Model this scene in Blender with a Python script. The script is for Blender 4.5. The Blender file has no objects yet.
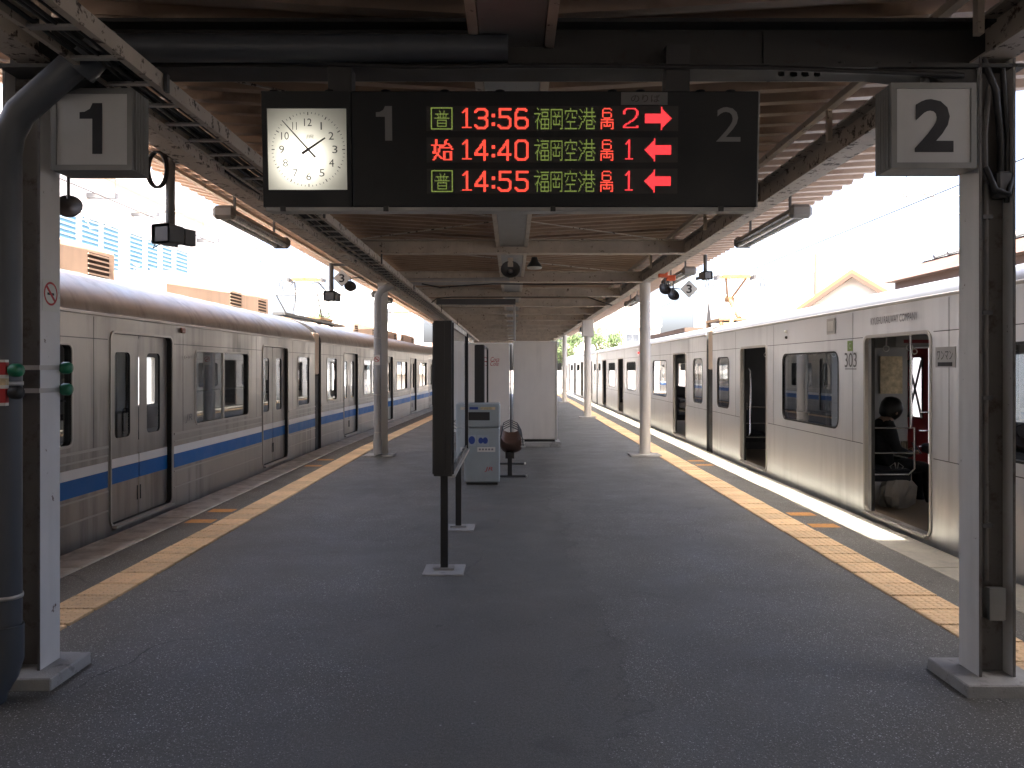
import bpy, bmesh, math, random
from mathutils import Vector, Matrix
random.seed(7)
R = math.radians
# ------------------------------------------------------------------ camera, world, sun, exposure
scene = bpy.context.scene
C = scene.collection
cam_d = bpy.data.cameras.new('camera'); cam = bpy.data.objects.new('camera', cam_d); C.objects.link(cam)
cam.location = (0, 0, 1.5); cam.rotation_euler = (R(90), 0, 0)
cam_d.sensor_width = 36; cam_d.lens = 28.125; cam_d.shift_y = -16 / 1024
cam_d.clip_start = 0.05; cam_d.clip_end = 3000
scene.camera = cam
SUN = Vector((0.07, -0.525, 1.0)).normalized()
world = bpy.data.worlds.new('World'); scene.world = world; world.use_nodes = True
wn = world.node_tree.nodes; wl = world.node_tree.links
sky = wn.new('ShaderNodeTexSky'); sky.sky_type = 'NISHITA'; sky.sun_disc = False
sky.sun_elevation = math.asin(SUN.z); sky.sun_rotation = math.atan2(SUN.x, SUN.y)
sky.air_density = 0.6; sky.dust_density = 8.0; sky.ozone_density = 0.2
bg = wn['Background']; wl.new(sky.outputs[0], bg.inputs[0]); bg.inputs[1].default_value = 0.15
sun_d = bpy.data.lights.new('sun', 'SUN'); sun_d.energy = 2.0; sun_d.angle = R(0.6); sun_d.color = (1.0, 0.94, 0.84)
sun = bpy.data.objects.new('sun', sun_d); C.objects.link(sun); sun.rotation_euler = SUN.to_track_quat('Z', 'Y').to_euler()
sun.location = (5, -20, 40)
scene.view_settings.view_transform = 'Standard'; scene.view_settings.look = 'None'
scene.view_settings.exposure = 3.45; scene.view_settings.gamma = 1.0
scene.render.engine = 'CYCLES'
scene.cycles.use_denoising = True
scene.cycles.max_bounces = 8; scene.cycles.diffuse_bounces = 5; scene.cycles.glossy_bounces = 3
scene.cycles.transparent_max_bounces = 12; scene.cycles.caustics_reflective = False; scene.cycles.caustics_refractive = False
scene.cycles.sample_clamp_indirect = 6.0

# ------------------------------------------------------------------ helpers
F, H, HZ = 800.0, 1.5, 368.0
def P(x, y, d):                     # direction of a pixel at a known distance from the camera plane
    return Vector(((x - 512) * d / F, d, H - (y - HZ) * d / F))

class MB:
    """collects polygons, builds ONE mesh object"""
    def __init__(s): s.v = []; s.f = []; s.m = []; s.sm = []
    def poly(s, pts, mi=0, smooth=False):
        n = len(s.v); s.v += [tuple(p) for p in pts]; s.f.append(list(range(n, n + len(pts)))); s.m.append(mi); s.sm.append(smooth)
    def faces(s, pts, fs, mi=0, smooth=False):
        n = len(s.v); s.v += [tuple(p) for p in pts]
        for f in fs: s.f.append([n + i for i in f]); s.m.append(mi); s.sm.append(smooth)
    def box(s, x0, x1, y0, y1, z0, z1, mi=0, M=None, b=0.0):
        if x1 < x0: x0, x1 = x1, x0
        if y1 < y0: y0, y1 = y1, y0
        if z1 < z0: z0, z1 = z1, z0
        if b > 0:
            b = min(b, (x1-x0)*.45, (y1-y0)*.45, (z1-z0)*.45)
            ext = ((x0, x1), (y0, y1), (z0, z1))
            ids = {}; pts = []
            for i in range(8):
                c = ((i & 1), (i >> 1) & 1, (i >> 2) & 1)
                for a in range(3):
                    p = [0, 0, 0]
                    for k in range(3):
                        lo, hi = ext[k]
                        if k == a: p[k] = hi if c[k] else lo
                        else: p[k] = hi - b if c[k] else lo + b
                    ids[(i, a)] = len(pts); pts.append(p)
            fs = []
            for a in range(3):
                k1, k2 = [k for k in range(3) if k != a]
                for side in (0, 1):
                    q = []
                    for u, w in ((0, 0), (1, 0), (1, 1), (0, 1)):
                        i = (side << a) | (u << k1) | (w << k2); q.append(ids[(i, a)])
                    if (side == 1) == (a != 1): pass
                    else: q = q[::-1]
                    fs.append(q)
            for a in range(3):
                k1, k2 = [k for k in range(3) if k != a]
                for u in (0, 1):
                    for w in (0, 1):
                        i0 = (u << k1) | (w << k2); i1 = i0 | (1 << a)
                        fs.append([ids[(i0, k1)], ids[(i1, k1)], ids[(i1, k2)], ids[(i0, k2)]])
            for i in range(8): fs.append([ids[(i, 0)], ids[(i, 1)], ids[(i, 2)]])
        else:
            pts = [(x0,y0,z0),(x1,y0,z0),(x1,y1,z0),(x0,y1,z0),(x0,y0,z1),(x1,y0,z1),(x1,y1,z1),(x0,y1,z1)]
            fs = [(0,3,2,1),(4,5,6,7),(0,1,5,4),(1,2,6,5),(2,3,7,6),(3,0,4,7)]
        if M is not None: pts = [M @ Vector(p) for p in pts]
        s.faces(pts, fs, mi)
    def tube(s, pts, r, n=8, mi=0, caps=True, smooth=True):
        pts = [Vector(p) for p in pts]; rs = r if isinstance(r, (list, tuple)) else [r] * len(pts)
        T = []
        for i in range(len(pts)):
            a = pts[max(i-1, 0)]; b = pts[min(i+1, len(pts)-1)]; T.append((b - a).normalized())
        up = Vector((0, 0, 1)) if abs(T[0].z) < .9 else Vector((1, 0, 0))
        N = T[0].cross(up).normalized(); V = []
        for i, p in enumerate(pts):
            N = (N - T[i] * N.dot(T[i])).normalized(); B = T[i].cross(N)
            for k in range(n):
                a = 2 * math.pi * k / n; V.append(p + (N * math.cos(a) + B * math.sin(a)) * rs[i])
        fs = []
        for i in range(len(pts) - 1):
            for k in range(n):
                fs.append((i*n+k, i*n+(k+1) % n, (i+1)*n+(k+1) % n, (i+1)*n+k))
        s.faces(V, fs, mi, smooth)
        if caps:
            s.poly(V[:n][::-1], mi); s.poly(V[-n:], mi)
    def lathe(s, prof, M=None, n=16, mi=0, smooth=True):     # profile of (r,z)
        V = []; fs = []
        for r, z in prof:
            for k in range(n):
                a = 2*math.pi*k/n; p = Vector((r*math.cos(a), r*math.sin(a), z)); V.append(M @ p if M else p)
        for i in range(len(prof)-1):
            for k in range(n): fs.append((i*n+k, i*n+(k+1) % n, (i+1)*n+(k+1) % n, (i+1)*n+k))
        s.faces(V, fs, mi, smooth)
    def extrude(s, poly2, a, b, axis='y', mi=0):             # closed 2-D profile swept along an axis
        def pt(u, w, t): return (u, t, w) if axis == 'y' else ((t, u, w) if axis == 'x' else (u, w, t))
        n = len(poly2); A = [pt(u, w, a) for u, w in poly2]; B = [pt(u, w, b) for u, w in poly2]
        s.faces(A + B, [(i, (i+1) % n, n+(i+1) % n, n+i) for i in range(n)] + [list(range(n))[::-1], list(range(n, 2*n))], mi)
    def build(s, name, mats, parent=None, loc=None):
        me = bpy.data.meshes.new(name); me.from_pydata(s.v, [], s.f)
        if not isinstance(mats, (list, tuple)): mats = [mats]
        for m in mats: me.materials.append(m)
        me.polygons.foreach_set('material_index', s.m); me.polygons.foreach_set('use_smooth', s.sm)
        bm = bmesh.new(); bm.from_mesh(me); bmesh.ops.recalc_face_normals(bm, faces=bm.faces); bm.to_mesh(me); bm.free()
        me.update()
        return link(name, me, parent, loc)

def link(name, me, parent=None, loc=None):
    o = bpy.data.objects.new(name, me); C.objects.link(o)
    if parent is not None: o.parent = parent
    if loc is not None: o.location = loc
    return o
def tag(o, label=None, cat=None, group=None, kind=None):
    if label: o['label'] = label
    if cat: o['category'] = cat
    if group: o['group'] = group
    if kind: o['kind'] = kind
    return o
def thing(name, label, cat, loc=(0, 0, 0), rz=0, group=None):
    o = bpy.data.objects.new(name, None); o.empty_display_size = .2; C.objects.link(o)
    o.location = loc; o.rotation_euler = (0, 0, rz)
    return tag(o, label, cat, group)
def kids(o): return [x for x in C.objects if x.parent == o]
def copy_tree(o, parent=None):
    c = o.copy(); C.objects.link(c)
    if parent is not None: c.parent = parent
    for ch in kids(o): copy_tree(ch, c)
    return c
def bx(name, m, parent, x0, x1, y0, y1, z0, z1, b=0.0):
    q = MB(); q.box(x0, x1, y0, y1, z0, z1, b=b); return q.build(name, m, parent)

# text: flat lettering with a hair of thickness, fitted to a box w x h around its centre
def one_shape(w, h, at, m, parent, name='numeral', thick=.0015):
    pts = [(225, 337), (240, 336), (256, 327), (264, 310), (293, 310), (293, 462), (263, 462), (263, 357), (225, 357)]
    q = MB(); q.poly([((x-259)/68*w, -thick, (386-y)/152*h) for x, y in pts]); return q.build(name, m, parent, at)
VIEW = {'S': Matrix(((1,0,0),(0,0,-1),(0,1,0))).to_4x4(),      # read by someone looking along +Y
        'R': Matrix(((0,0,-1),(-1,0,0),(0,1,0))).to_4x4(),     # read by someone looking along +X
        'L': Matrix(((0,0,1),(1,0,0),(0,1,0))).to_4x4()}       # read by someone looking along -X
def text(s, w, h, at, face, m, parent, name='lettering', bold=0.0, shear=0.0, thick=0.0015, rot=0.0):
    cu = bpy.data.curves.new('t', 'FONT'); cu.body = s; cu.align_x = 'CENTER'; cu.size = 1; cu.offset = bold; cu.shear = shear
    cu.resolution_u = 3
    o = bpy.data.objects.new('t', cu); C.objects.link(o)
    dg = bpy.context.evaluated_depsgraph_get(); me = bpy.data.meshes.new_from_object(o.evaluated_get(dg))
    bpy.data.objects.remove(o); bpy.data.curves.remove(cu)
    xs = [v.co.x for v in me.vertices]; ys = [v.co.y for v in me.vertices]
    cx, cy = (min(xs)+max(xs))/2, (min(ys)+max(ys))/2; sx = w/(max(xs)-min(xs)); sy = h/(max(ys)-min(ys)) if h else sx
    Mr = Matrix.Rotation(rot, 4, 'Z')
    for v in me.vertices:
        v.co = VIEW[face] @ (Mr @ Vector(((v.co.x-cx)*sx, (v.co.y-cy)*sy, thick)))
    me.materials.clear(); me.materials.append(m)
    for p in me.polygons: p.material_index = 0
    return link(name, me, parent, at)

# ------------------------------------------------------------------ materials
MATS = {}
def mat(name, col, rough=.6, metal=0.0, var=.12, scale=3.0, stretch=(1, 1, 1), dirt=None, dcut=.62, dscale=9.0, dsoft=.05,
        bump=0.0, bscale=60.0, spec=.5, rvar=.12, streak=0.0, local=False):
    m = bpy.data.materials.new(name); m.use_nodes = True; nt = m.node_tree; N = nt.nodes; L = nt.links
    b = N['Principled BSDF']; b.inputs['Roughness'].default_value = rough; b.inputs['Metallic'].default_value = metal
    b.inputs['Specular IOR Level'].default_value = spec
    if local: src = N.new('ShaderNodeTexCoord').outputs['Object']
    else: src = N.new('ShaderNodeNewGeometry').outputs['Position']
    mp = N.new('ShaderNodeMapping'); L.new(src, mp.inputs[0]); mp.inputs['Scale'].default_value = stretch
    no = N.new('ShaderNodeTexNoise'); no.inputs['Scale'].default_value = scale; no.inputs['Detail'].default_value = 6; no.inputs['Roughness'].default_value = .62
    L.new(mp.outputs[0], no.inputs['Vector'])
    mr = N.new('ShaderNodeMapRange'); L.new(no.outputs[0], mr.inputs[0]); mr.inputs[1].default_value = .25; mr.inputs[2].default_value = .75
    mr.inputs[3].default_value = 1 - var; mr.inputs[4].default_value = 1 + var
    mix = N.new('ShaderNodeVectorMath'); mix.operation = 'SCALE'; mix.inputs[0].default_value = col[:3]; L.new(mr.outputs[0], mix.inputs['Scale'])
    out = mix.outputs[0]
    if streak > 0:      # runs of grime down the sheet
        mp2 = N.new('ShaderNodeMapping'); L.new(src, mp2.inputs[0]); mp2.inputs['Scale'].default_value = (5, 5, .45)
        n2 = N.new('ShaderNodeTexNoise'); n2.inputs['Scale'].default_value = 1.6; n2.inputs['Detail'].default_value = 5; L.new(mp2.outputs[0], n2.inputs['Vector'])
        n2b = N.new('ShaderNodeTexNoise'); n2b.inputs['Scale'].default_value = .9; n2b.inputs['Detail'].default_value = 4; L.new(src, n2b.inputs['Vector'])
        r2 = N.new('ShaderNodeMapRange'); L.new(n2.outputs[0], r2.inputs[0]); r2.inputs[1].default_value = .44; r2.inputs[2].default_value = .70
        r2.inputs[3].default_value = 1.0; r2.inputs[4].default_value = 1 - streak
        rb = N.new('ShaderNodeMapRange'); L.new(n2b.outputs[0], rb.inputs[0]); rb.inputs[1].default_value = .38; rb.inputs[2].default_value = .66
        mb = N.new('ShaderNodeMix'); mb.data_type = 'FLOAT'; L.new(rb.outputs[0], mb.inputs[0]); mb.inputs[2].default_value = 1.0; L.new(r2.outputs[0], mb.inputs[3])
        s2 = N.new('ShaderNodeVectorMath'); s2.operation = 'SCALE'; L.new(out, s2.inputs[0]); L.new(mb.outputs[0], s2.inputs['Scale']); out = s2.outputs[0]
    if dirt:
        n3 = N.new('ShaderNodeTexNoise'); n3.inputs['Scale'].default_value = dscale; n3.inputs['Detail'].default_value = 8; n3.inputs['Roughness'].default_value = .7
        L.new(src, n3.inputs['Vector'])
        r3 = N.new('ShaderNodeMapRange'); L.new(n3.outputs[0], r3.inputs[0]); r3.inputs[1].default_value = dcut - dsoft; r3.inputs[2].default_value = dcut + dsoft
        mx = N.new('ShaderNodeMix'); mx.data_type = 'RGBA'; L.new(r3.outputs[0], mx.inputs[0]); L.new(out, mx.inputs[6]); mx.inputs[7].default_value = (*dirt, 1)
        out = mx.outputs[2]
    L.new(out, b.inputs['Base Color'])
    r4 = N.new('ShaderNodeMapRange'); L.new(no.outputs[0], r4.inputs[0]); r4.inputs[1].default_value = .3; r4.inputs[2].default_value = .7
    r4.inputs[3].default_value = max(.03, rough - rvar); r4.inputs[4].default_value = min(1, rough + rvar); L.new(r4.outputs[0], b.inputs['Roughness'])
    if bump > 0:
        nb = N.new('ShaderNodeTexNoise'); nb.inputs['Scale'].default_value = bscale; nb.inputs['Detail'].default_value = 4; L.new(mp.outputs[0], nb.inputs['Vector'])
        bn = N.new('ShaderNodeBump'); bn.inputs['Strength'].default_value = bump; bn.inputs['Distance'].default_value = .01
        L.new(nb.outputs[0], bn.inputs['Height']); L.new(bn.outputs[0], b.inputs['Normal'])
    MATS[name] = m
    return m
def emis(name, col, s):
    m = bpy.data.materials.new(name); m.use_nodes = True; b = m.node_tree.nodes['Principled BSDF']
    b.inputs['Base Color'].default_value = (.02, .02, .02, 1); b.inputs['Emission Color'].default_value = (*col, 1); b.inputs['Emission Strength'].default_value = s
    return m
def glass(name, tint, gl=1.0):
    m = bpy.data.materials.new(name); m.use_nodes = True; nt = m.node_tree; N = nt.nodes; L = nt.links
    N.remove(N['Principled BSDF']); o = N['Material Output']
    t = N.new('ShaderNodeBsdfTransparent'); t.inputs[0].default_value = (*tint, 1)
    g = N.new('ShaderNodeBsdfGlossy'); g.inputs['Roughness'].default_value = .015; g.inputs[0].default_value = (.95, .97, 1, 1)
    ge = N.new('ShaderNodeNewGeometry'); dt = N.new('ShaderNodeVectorMath'); dt.operation = 'DOT_PRODUCT'; L.new(ge.outputs['Incoming'], dt.inputs[0]); L.new(ge.outputs['Normal'], dt.inputs[1])
    def mm(o_, a, c):
        k = N.new('ShaderNodeMath'); k.operation = o_
        for n_, v in enumerate((a, c)):
            if isinstance(v, (int, float)): k.inputs[n_].default_value = v
            else: L.new(v, k.inputs[n_])
        return k
    f0 = .05 * gl; ab = mm('ABSOLUTE', dt.outputs['Value'], 0); om = mm('SUBTRACT', 1.0, ab.outputs[0]); p5 = mm('POWER', om.outputs[0], 5.0); ml_ = mm('MULTIPLY', p5.outputs[0], 1 - f0); fr = mm('ADD', ml_.outputs[0], f0)
    mx = N.new('ShaderNodeMixShader'); L.new(fr.outputs[0], mx.inputs[0]); L.new(t.outputs[0], mx.inputs[1]); L.new(g.outputs[0], mx.inputs[2]); L.new(mx.outputs[0], o.inputs[0])
    return m

def asphalt_mat():
    m = bpy.data.materials.new('asphalt'); m.use_nodes = True; nt = m.node_tree; N = nt.nodes; L = nt.links; b = N['Principled BSDF']
    pos = N.new('ShaderNodeNewGeometry').outputs['Position']
    def noise(sc, det=5, rough=.6, st=(1, 1, 1), dist=0.0):
        mp = N.new('ShaderNodeMapping'); mp.inputs['Scale'].default_value = st; L.new(pos, mp.inputs[0])
        n = N.new('ShaderNodeTexNoise'); n.inputs['Scale'].default_value = sc; n.inputs['Detail'].default_value = det; n.inputs['Roughness'].default_value = rough; n.inputs['Distortion'].default_value = dist
        L.new(mp.outputs[0], n.inputs['Vector']); return n.outputs[0]
    def rng(a, i0, i1, o0, o1):
        r = N.new('ShaderNodeMapRange'); L.new(a, r.inputs[0])
        for k, v in enumerate((i0, i1, o0, o1)): r.inputs[k+1].default_value = v
        return r.outputs[0]
    def op(o, a, c):
        k = N.new('ShaderNodeMath'); k.operation = o
        for n_, v in enumerate((a, c)):
            if isinstance(v, (int, float)): k.inputs[n_].default_value = v
            else: L.new(v, k.inputs[n_])
        return k.outputs[0]
    mul = lambda a, c: op('MULTIPLY', a, c)
    sp = N.new('ShaderNodeSeparateXYZ'); L.new(pos, sp.inputs[0])
    wob = op('MULTIPLY_ADD', noise(.9, 5, .6), 1.0) if False else rng(noise(.9, 6, .65), .2, .8, -.38, .38)
    xw = op('ADD', sp.outputs[0], wob)
    right_edge = rng(xw, .50, .53, 1, 0); left_edge = rng(xw, -.95, -.45, 0, 1)
    trench = mul(right_edge, left_edge)                       # 1 inside the repaired middle
    seam = mul(rng(op('ABSOLUTE', op('SUBTRACT', xw, .515), 0.0), .0, .03, 1, 0), rng(noise(2.5, 3), .4, .6, .2, 1))
    big = noise(.45, 3, .6); mid = noise(2.3, 4, .65); fine = noise(170, 2, .75); grit = noise(60, 2, .8)
    val = mul(mul(rng(big, .3, .7, .78, 1.22), rng(mid, .3, .7, .84, 1.16)), mul(rng(fine, .3, .7, .6, 1.5), rng(grit, .3, .7, .8, 1.25)))
    val = mul(val, rng(trench, 0, 1, 1.0, .96)); val = mul(val, rng(seam, 0, 1, 1, .62))
    # cracks: thin wandering edges, only here and there
    mp = N.new('ShaderNodeMapping'); mp.inputs['Scale'].default_value = (.55, .38, 1); L.new(pos, mp.inputs[0])
    nv = N.new('ShaderNodeTexNoise'); nv.inputs['Scale'].default_value = 3.0; nv.inputs['Detail'].default_value = 6; L.new(mp.outputs[0], nv.inputs['Vector'])
    av = N.new('ShaderNodeMix'); av.data_type = 'VECTOR'; av.inputs[0].default_value = .22; L.new(mp.outputs[0], av.inputs[4]); L.new(nv.outputs['Color'], av.inputs[5])
    vo = N.new('ShaderNodeTexVoronoi'); vo.feature = 'DISTANCE_TO_EDGE'; vo.inputs['Scale'].default_value = 1.0; L.new(av.outputs[1], vo.inputs['Vector'])
    crack = mul(rng(vo.outputs['Distance'], .0, .006, 1, 0), rng(noise(.6, 3), .53, .60, 0, 1))
    val = mul(val, rng(crack, 0, 1, 1, .45))
    # stains and gum spots
    vg = N.new('ShaderNodeTexVoronoi'); vg.inputs['Scale'].default_value = 3.2; vg.inputs['Randomness'].default_value = 1; L.new(pos, vg.inputs['Vector'])
    sg_ = N.new('ShaderNodeSeparateColor'); L.new(vg.outputs['Color'], sg_.inputs[0])
    gum = mul(rng(vg.outputs['Distance'], .085, .06, 0, 1), rng(sg_.outputs[1], .72, .74, 0, 1))
    val = mul(val, rng(gum, 0, 1, 1, .72)); stain = rng(noise(1.3, 4, .5, (1, 1, 1), 1.5), .60, .70, 0, 1); val = mul(val, rng(stain, 0, 1, 1, .80))
    base = N.new('ShaderNodeVectorMath'); base.operation = 'SCALE'; base.inputs[0].default_value = (.098, .096, .085); L.new(val, base.inputs['Scale'])
    def chips(sc, cut, rad):
        v = N.new('ShaderNodeTexVoronoi'); v.inputs['Scale'].default_value = sc; L.new(pos, v.inputs['Vector'])
        sep = N.new('ShaderNodeSeparateColor'); L.new(v.outputs['Color'], sep.inputs[0])
        pick = mul(rng(sep.outputs[0], cut, cut + .01, 0, 1), rng(sep.outputs[2], 0, 1, .25, 1))
        return mul(pick, rng(v.outputs['Distance'], rad, rad * .55, 0, 1))
    dens = mul(rng(mul(noise(.7, 5, .65), 1.0), .34, .58, .06, 1.0), rng(trench, 0, 1, 1.0, .22))
    c1 = mul(chips(150, .76, .46), dens); c2 = mul(chips(95, .88, .40), dens); c3 = mul(chips(30, .97, .20), rng(dens, 0, 1, .4, 1))
    ch = op('MAXIMUM', op('MAXIMUM', c1, c2), c3)
    mx = N.new('ShaderNodeMix'); mx.data_type = 'RGBA'; L.new(ch, mx.inputs[0]); L.new(base.outputs[0], mx.inputs[6]); mx.inputs[7].default_value = (.60, .60, .58, 1)
    L.new(mx.outputs[2], b.inputs['Base Color'])
    L.new(rng(mid, .3, .7, .46, .70), b.inputs['Roughness'])
    bn = N.new('ShaderNodeBump'); bn.inputs['Strength'].default_value = .6; bn.inputs['Distance'].default_value = .007
    hgt_ = op('ADD', op('ADD', fine, mul(ch, .6)), op('ADD', mul(crack, -1.5), mul(grit, .5)))
    L.new(hgt_, bn.inputs['Height']); L.new(bn.outputs[0], b.inputs['Normal'])
    return m
def tile_mat():
    m = mat('tactile_tile', (.80, .57, .33), .75, 0, .12, 2.2, dirt=(.46, .36, .24), dcut=.66, dscale=14, dsoft=.14)
    nt = m.node_tree; N = nt.nodes; L = nt.links; b = N['Principled BSDF']
    tc = N.new('ShaderNodeTexCoord'); mp = N.new('ShaderNodeMapping'); L.new(tc.outputs['Object'], mp.inputs[0])
    mp.inputs['Scale'].default_value = (1/.05, 1/.05, 0)
    fr = N.new('ShaderNodeVectorMath'); fr.operation = 'FRACTION'; L.new(mp.outputs[0], fr.inputs[0])
    ds = N.new('ShaderNodeVectorMath'); ds.operation = 'DISTANCE'; L.new(fr.outputs[0], ds.inputs[0]); ds.inputs[1].default_value = (.5, .5, 0)
    r = N.new('ShaderNodeMapRange'); L.new(ds.outputs['Value'], r.inputs[0]); r.inputs[1].default_value = .42; r.inputs[2].default_value = .26
    bn = N.new('ShaderNodeBump'); bn.inputs['Distance'].default_value = .009; bn.inputs['Strength'].default_value = 1.0; L.new(r.outputs[0], bn.inputs['Height']); L.new(bn.outputs[0], b.inputs['Normal'])
    # each tile a shade of its own
    oi = N.new('ShaderNodeObjectInfo'); rr = N.new('ShaderNodeMapRange'); L.new(oi.outputs['Random'], rr.inputs[0]); rr.inputs[3].default_value = .86; rr.inputs[4].default_value = 1.12
    src = b.inputs['Base Color'].links[0].from_socket
    sc = N.new('ShaderNodeVectorMath'); sc.operation = 'SCALE'; L.new(src, sc.inputs[0]); L.new(rr.outputs[0], sc.inputs['Scale']); L.new(sc.outputs[0], b.inputs['Base Color'])
    return m

M_ASPH = asphalt_mat(); M_TILE = tile_mat()
M_CONC_L = mat('shade_lifted_concrete', (.60, .61, .57), .85, 0, .2, 3.5, dirt=(.33, .34, .31), dcut=.58, dscale=5, dsoft=.12, bump=.35, bscale=90)  # left coping lightened to offset the train and canopy shade
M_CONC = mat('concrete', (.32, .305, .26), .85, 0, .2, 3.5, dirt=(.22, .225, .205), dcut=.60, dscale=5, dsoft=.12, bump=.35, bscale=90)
M_PAD = mat('concrete_pad', (.34, .34, .33), .85, 0, .18, 6, dirt=(.15, .145, .14), dcut=.63, dscale=11, dsoft=.08, bump=.35, bscale=120)
M_MARK = mat('orange_marking', (.55, .27, .08), .7, 0, .15, 9, dirt=(.16, .12, .09), dcut=.62, dscale=20, dsoft=.1)
M_GROUND = mat('ballast', (.22, .20, .18), .95, 0, .35, 8, bump=.8, bscale=25)
M_WHITE = mat('cream_column_paint', (.64, .635, .62), .5, 0, .10, 3, dirt=(.10, .065, .045), dcut=.665, dscale=11, dsoft=.015, streak=.28)
M_PILLAR = mat('cream_pillar_paint', (.66, .635, .59), .5, 0, .07, 3, dirt=(.25, .19, .14), dcut=.74, dscale=9, dsoft=.03, streak=.2)
M_BEAM = mat('beam_paint', (.49, .43, .36), .6, 0, .2, 3.5, dirt=(.07, .045, .03), dcut=.625, dscale=12, dsoft=.025, streak=.2)
M_GIRD = mat('girder_paint', (.44, .395, .34), .6, 0, .18, 3.5, dirt=(.05, .035, .028), dcut=.575, dscale=14, dsoft=.025, streak=.15)
M_SHADEBEAM = mat('shaded_beam_paint', (.032, .032, .031), .7, 0, .25, 4, dirt=(.03, .022, .018), dcut=.62, dscale=10, dsoft=.04)  # near beam's colour darkened to stand for the shade up there
M_SHEET = mat('roof_sheet', (.33, .235, .17), .55, 0, .14, 1.5, stretch=(.4, 2, 1), dirt=(.20, .12, .08), dcut=.64, dscale=3.5, dsoft=.10)
M_PIPE = mat('grey_pipe', (.055, .063, .075), .45, 0, .08, 5, streak=.25)
M_PIPE2 = mat('pale_grey_pipe', (.36, .36, .355), .5, 0, .08, 5, streak=.2)
M_BLACK = mat('black_paint', (.014, .014, .015), .42, 0, .15, 8)
M_BOARD = mat('board_black', (.009, .011, .013), .45, 0, .10, 5, spec=.3)
M_DGREY = mat('dark_grey_metal', (.07, .072, .075), .5, .2, .15, 8)
M_GREY = mat('grey_metal', (.32, .32, .31), .5, .3, .12, 7, dirt=(.12, .09, .07), dcut=.68, dscale=20)
M_CABLE = mat('cable_rubber', (.012, .012, .013), .6, 0, .1, 9)
M_CHROME = mat('chrome', (.7, .7, .7), .18, 1.0, .05, 9, rvar=.05)
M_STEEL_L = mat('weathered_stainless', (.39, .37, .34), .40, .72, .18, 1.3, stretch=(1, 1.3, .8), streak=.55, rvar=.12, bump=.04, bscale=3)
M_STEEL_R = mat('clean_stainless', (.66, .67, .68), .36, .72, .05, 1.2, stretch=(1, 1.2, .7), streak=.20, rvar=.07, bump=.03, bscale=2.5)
M_ROOF_R = mat('pale_roof', (.20, .215, .25), .5, .1, .05, 3, streak=.08)
M_FRAME = mat('steel_trim', (.46, .44, .41), .42, .5, .06, 2)
M_BLUE = mat('blue_band', (.006, .13, .42), .5, 0, .05, 3, spec=.3)
M_WBAND = mat('white_band', (.86, .87, .86), .5, 0, .05, 3)
M_RUBBER = mat('black_rubber', (.012, .012, .012), .6, 0, .1, 9)
M_GANG = mat('sunlit_gangway_beige', (.82, .68, .54), .7, 0, .1, 6)  # beige stands for sunlight on the grey gangway
M_AC = mat('beige_roof_unit', (.62, .45, .35), .65, 0, .1, 3, streak=.15)
M_LOUV = mat('louvre_brown', (.055, .035, .028), .7, 0, .1, 9)
M_GLASS = glass('window_glass', (.55, .58, .58), 2.6); M_GLASSD = glass('dark_window_glass', (.25, .28, .29), 2.0)
M_CASE = glass('case_glass', (.92, .94, .95))
M_INT = mat('car_interior', (.30, .30, .285), .6, 0, .05, 4)
M_INTF = mat('car_floor', (.26, .21, .15), .7, 0, .12, 6)
M_RED = mat('red_door_lining', (.20, .012, .018), .45, 0, .06, 4)
M_SEAT = mat('dark_seat_fabric', (.016, .018, .025), .9, 0, .15, 30)
M_PAPER = mat('poster_paper', (.55, .45, .28), .7, 0, .5, 14)
M_LABEL = mat('white_label', (.62, .62, .58), .6, 0, .06, 12)
M_SIGNW = mat('sign_panel', (.50, .51, .51), .42, 0, .06, 6, streak=.08)
M_SIGNF = mat('sign_frame', (.22, .225, .22), .45, .3, .1, 6, streak=.2)
M_INK = mat('ink_black', (.01, .01, .012), .6, 0, .05, 9)
M_INKG = mat('ink_grey', (.20, .20, .21), .6, 0, .05, 9)
M_REDINK = mat('red_ink', (.42, .02, .025), .5, 0, .06, 9)
M_BLUEINK = mat('blue_ink', (.025, .06, .26), .5, 0, .06, 9)
M_GREEN = mat('green_plastic', (.008, .16, .075), .4, 0, .12, 30)
M_GREENLEAF = mat('green_sticker', (.28, .42, .12), .5, 0, .05, 9)
M_BIN = mat('bin_grey_blue', (.31, .36, .38), .42, .1, .08, 4, streak=.12)
M_VEND = mat('vending_white', (.74, .715, .67), .45, 0, .05, 2.5, streak=.12)
M_BENCH = mat('brown_seat', (.10, .055, .038), .4, 0, .1, 7)
M_TUBE = mat('tube_glass', (.7, .7, .68), .3, 0, .03, 9)
M_ORANGE = mat('orange_box', (.60, .10, .03), .5, 0, .08, 9)
M_PANTO = mat('pantograph_tan', (.26, .16, .08), .55, .2, .15, 9)
M_CARBON = mat('contact_strip_orange', (.42, .22, .06), .5, .2, .12, 9)
M_RED_LED = emis('led_red', (1.0, .075, .045), .13); M_GRN_LED = emis('led_green', (.30, .40, .08), .055)
M_PINK_LED = emis('led_pink', (1.0, .045, .055), .125)
M_LEDBED = mat('led_bed', (.020, .018, .018), .5, 0, .05, 9)
M_WIRE = mat('wire', (.07, .07, .07), .5, .5, .05, 9)
M_BLDG = mat('white_building', (.75, .75, .73), .8, 0, .04, 1)
M_BLDG2 = mat('cream_building', (.62, .58, .52), .8, 0, .06, 1)
M_LBLUE = mat('blue_louvre', (.10, .25, .36), .5, 0, .08, 3)
M_SLAT = mat('pale_slat', (.40, .55, .62), .5, 0, .08, 3)
M_WIN = mat('far_window', (.12, .14, .16), .25, 0, .1, 2)
M_BROWN = mat('brown_roof', (.10, .06, .045), .7, 0, .15, 3)
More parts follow.
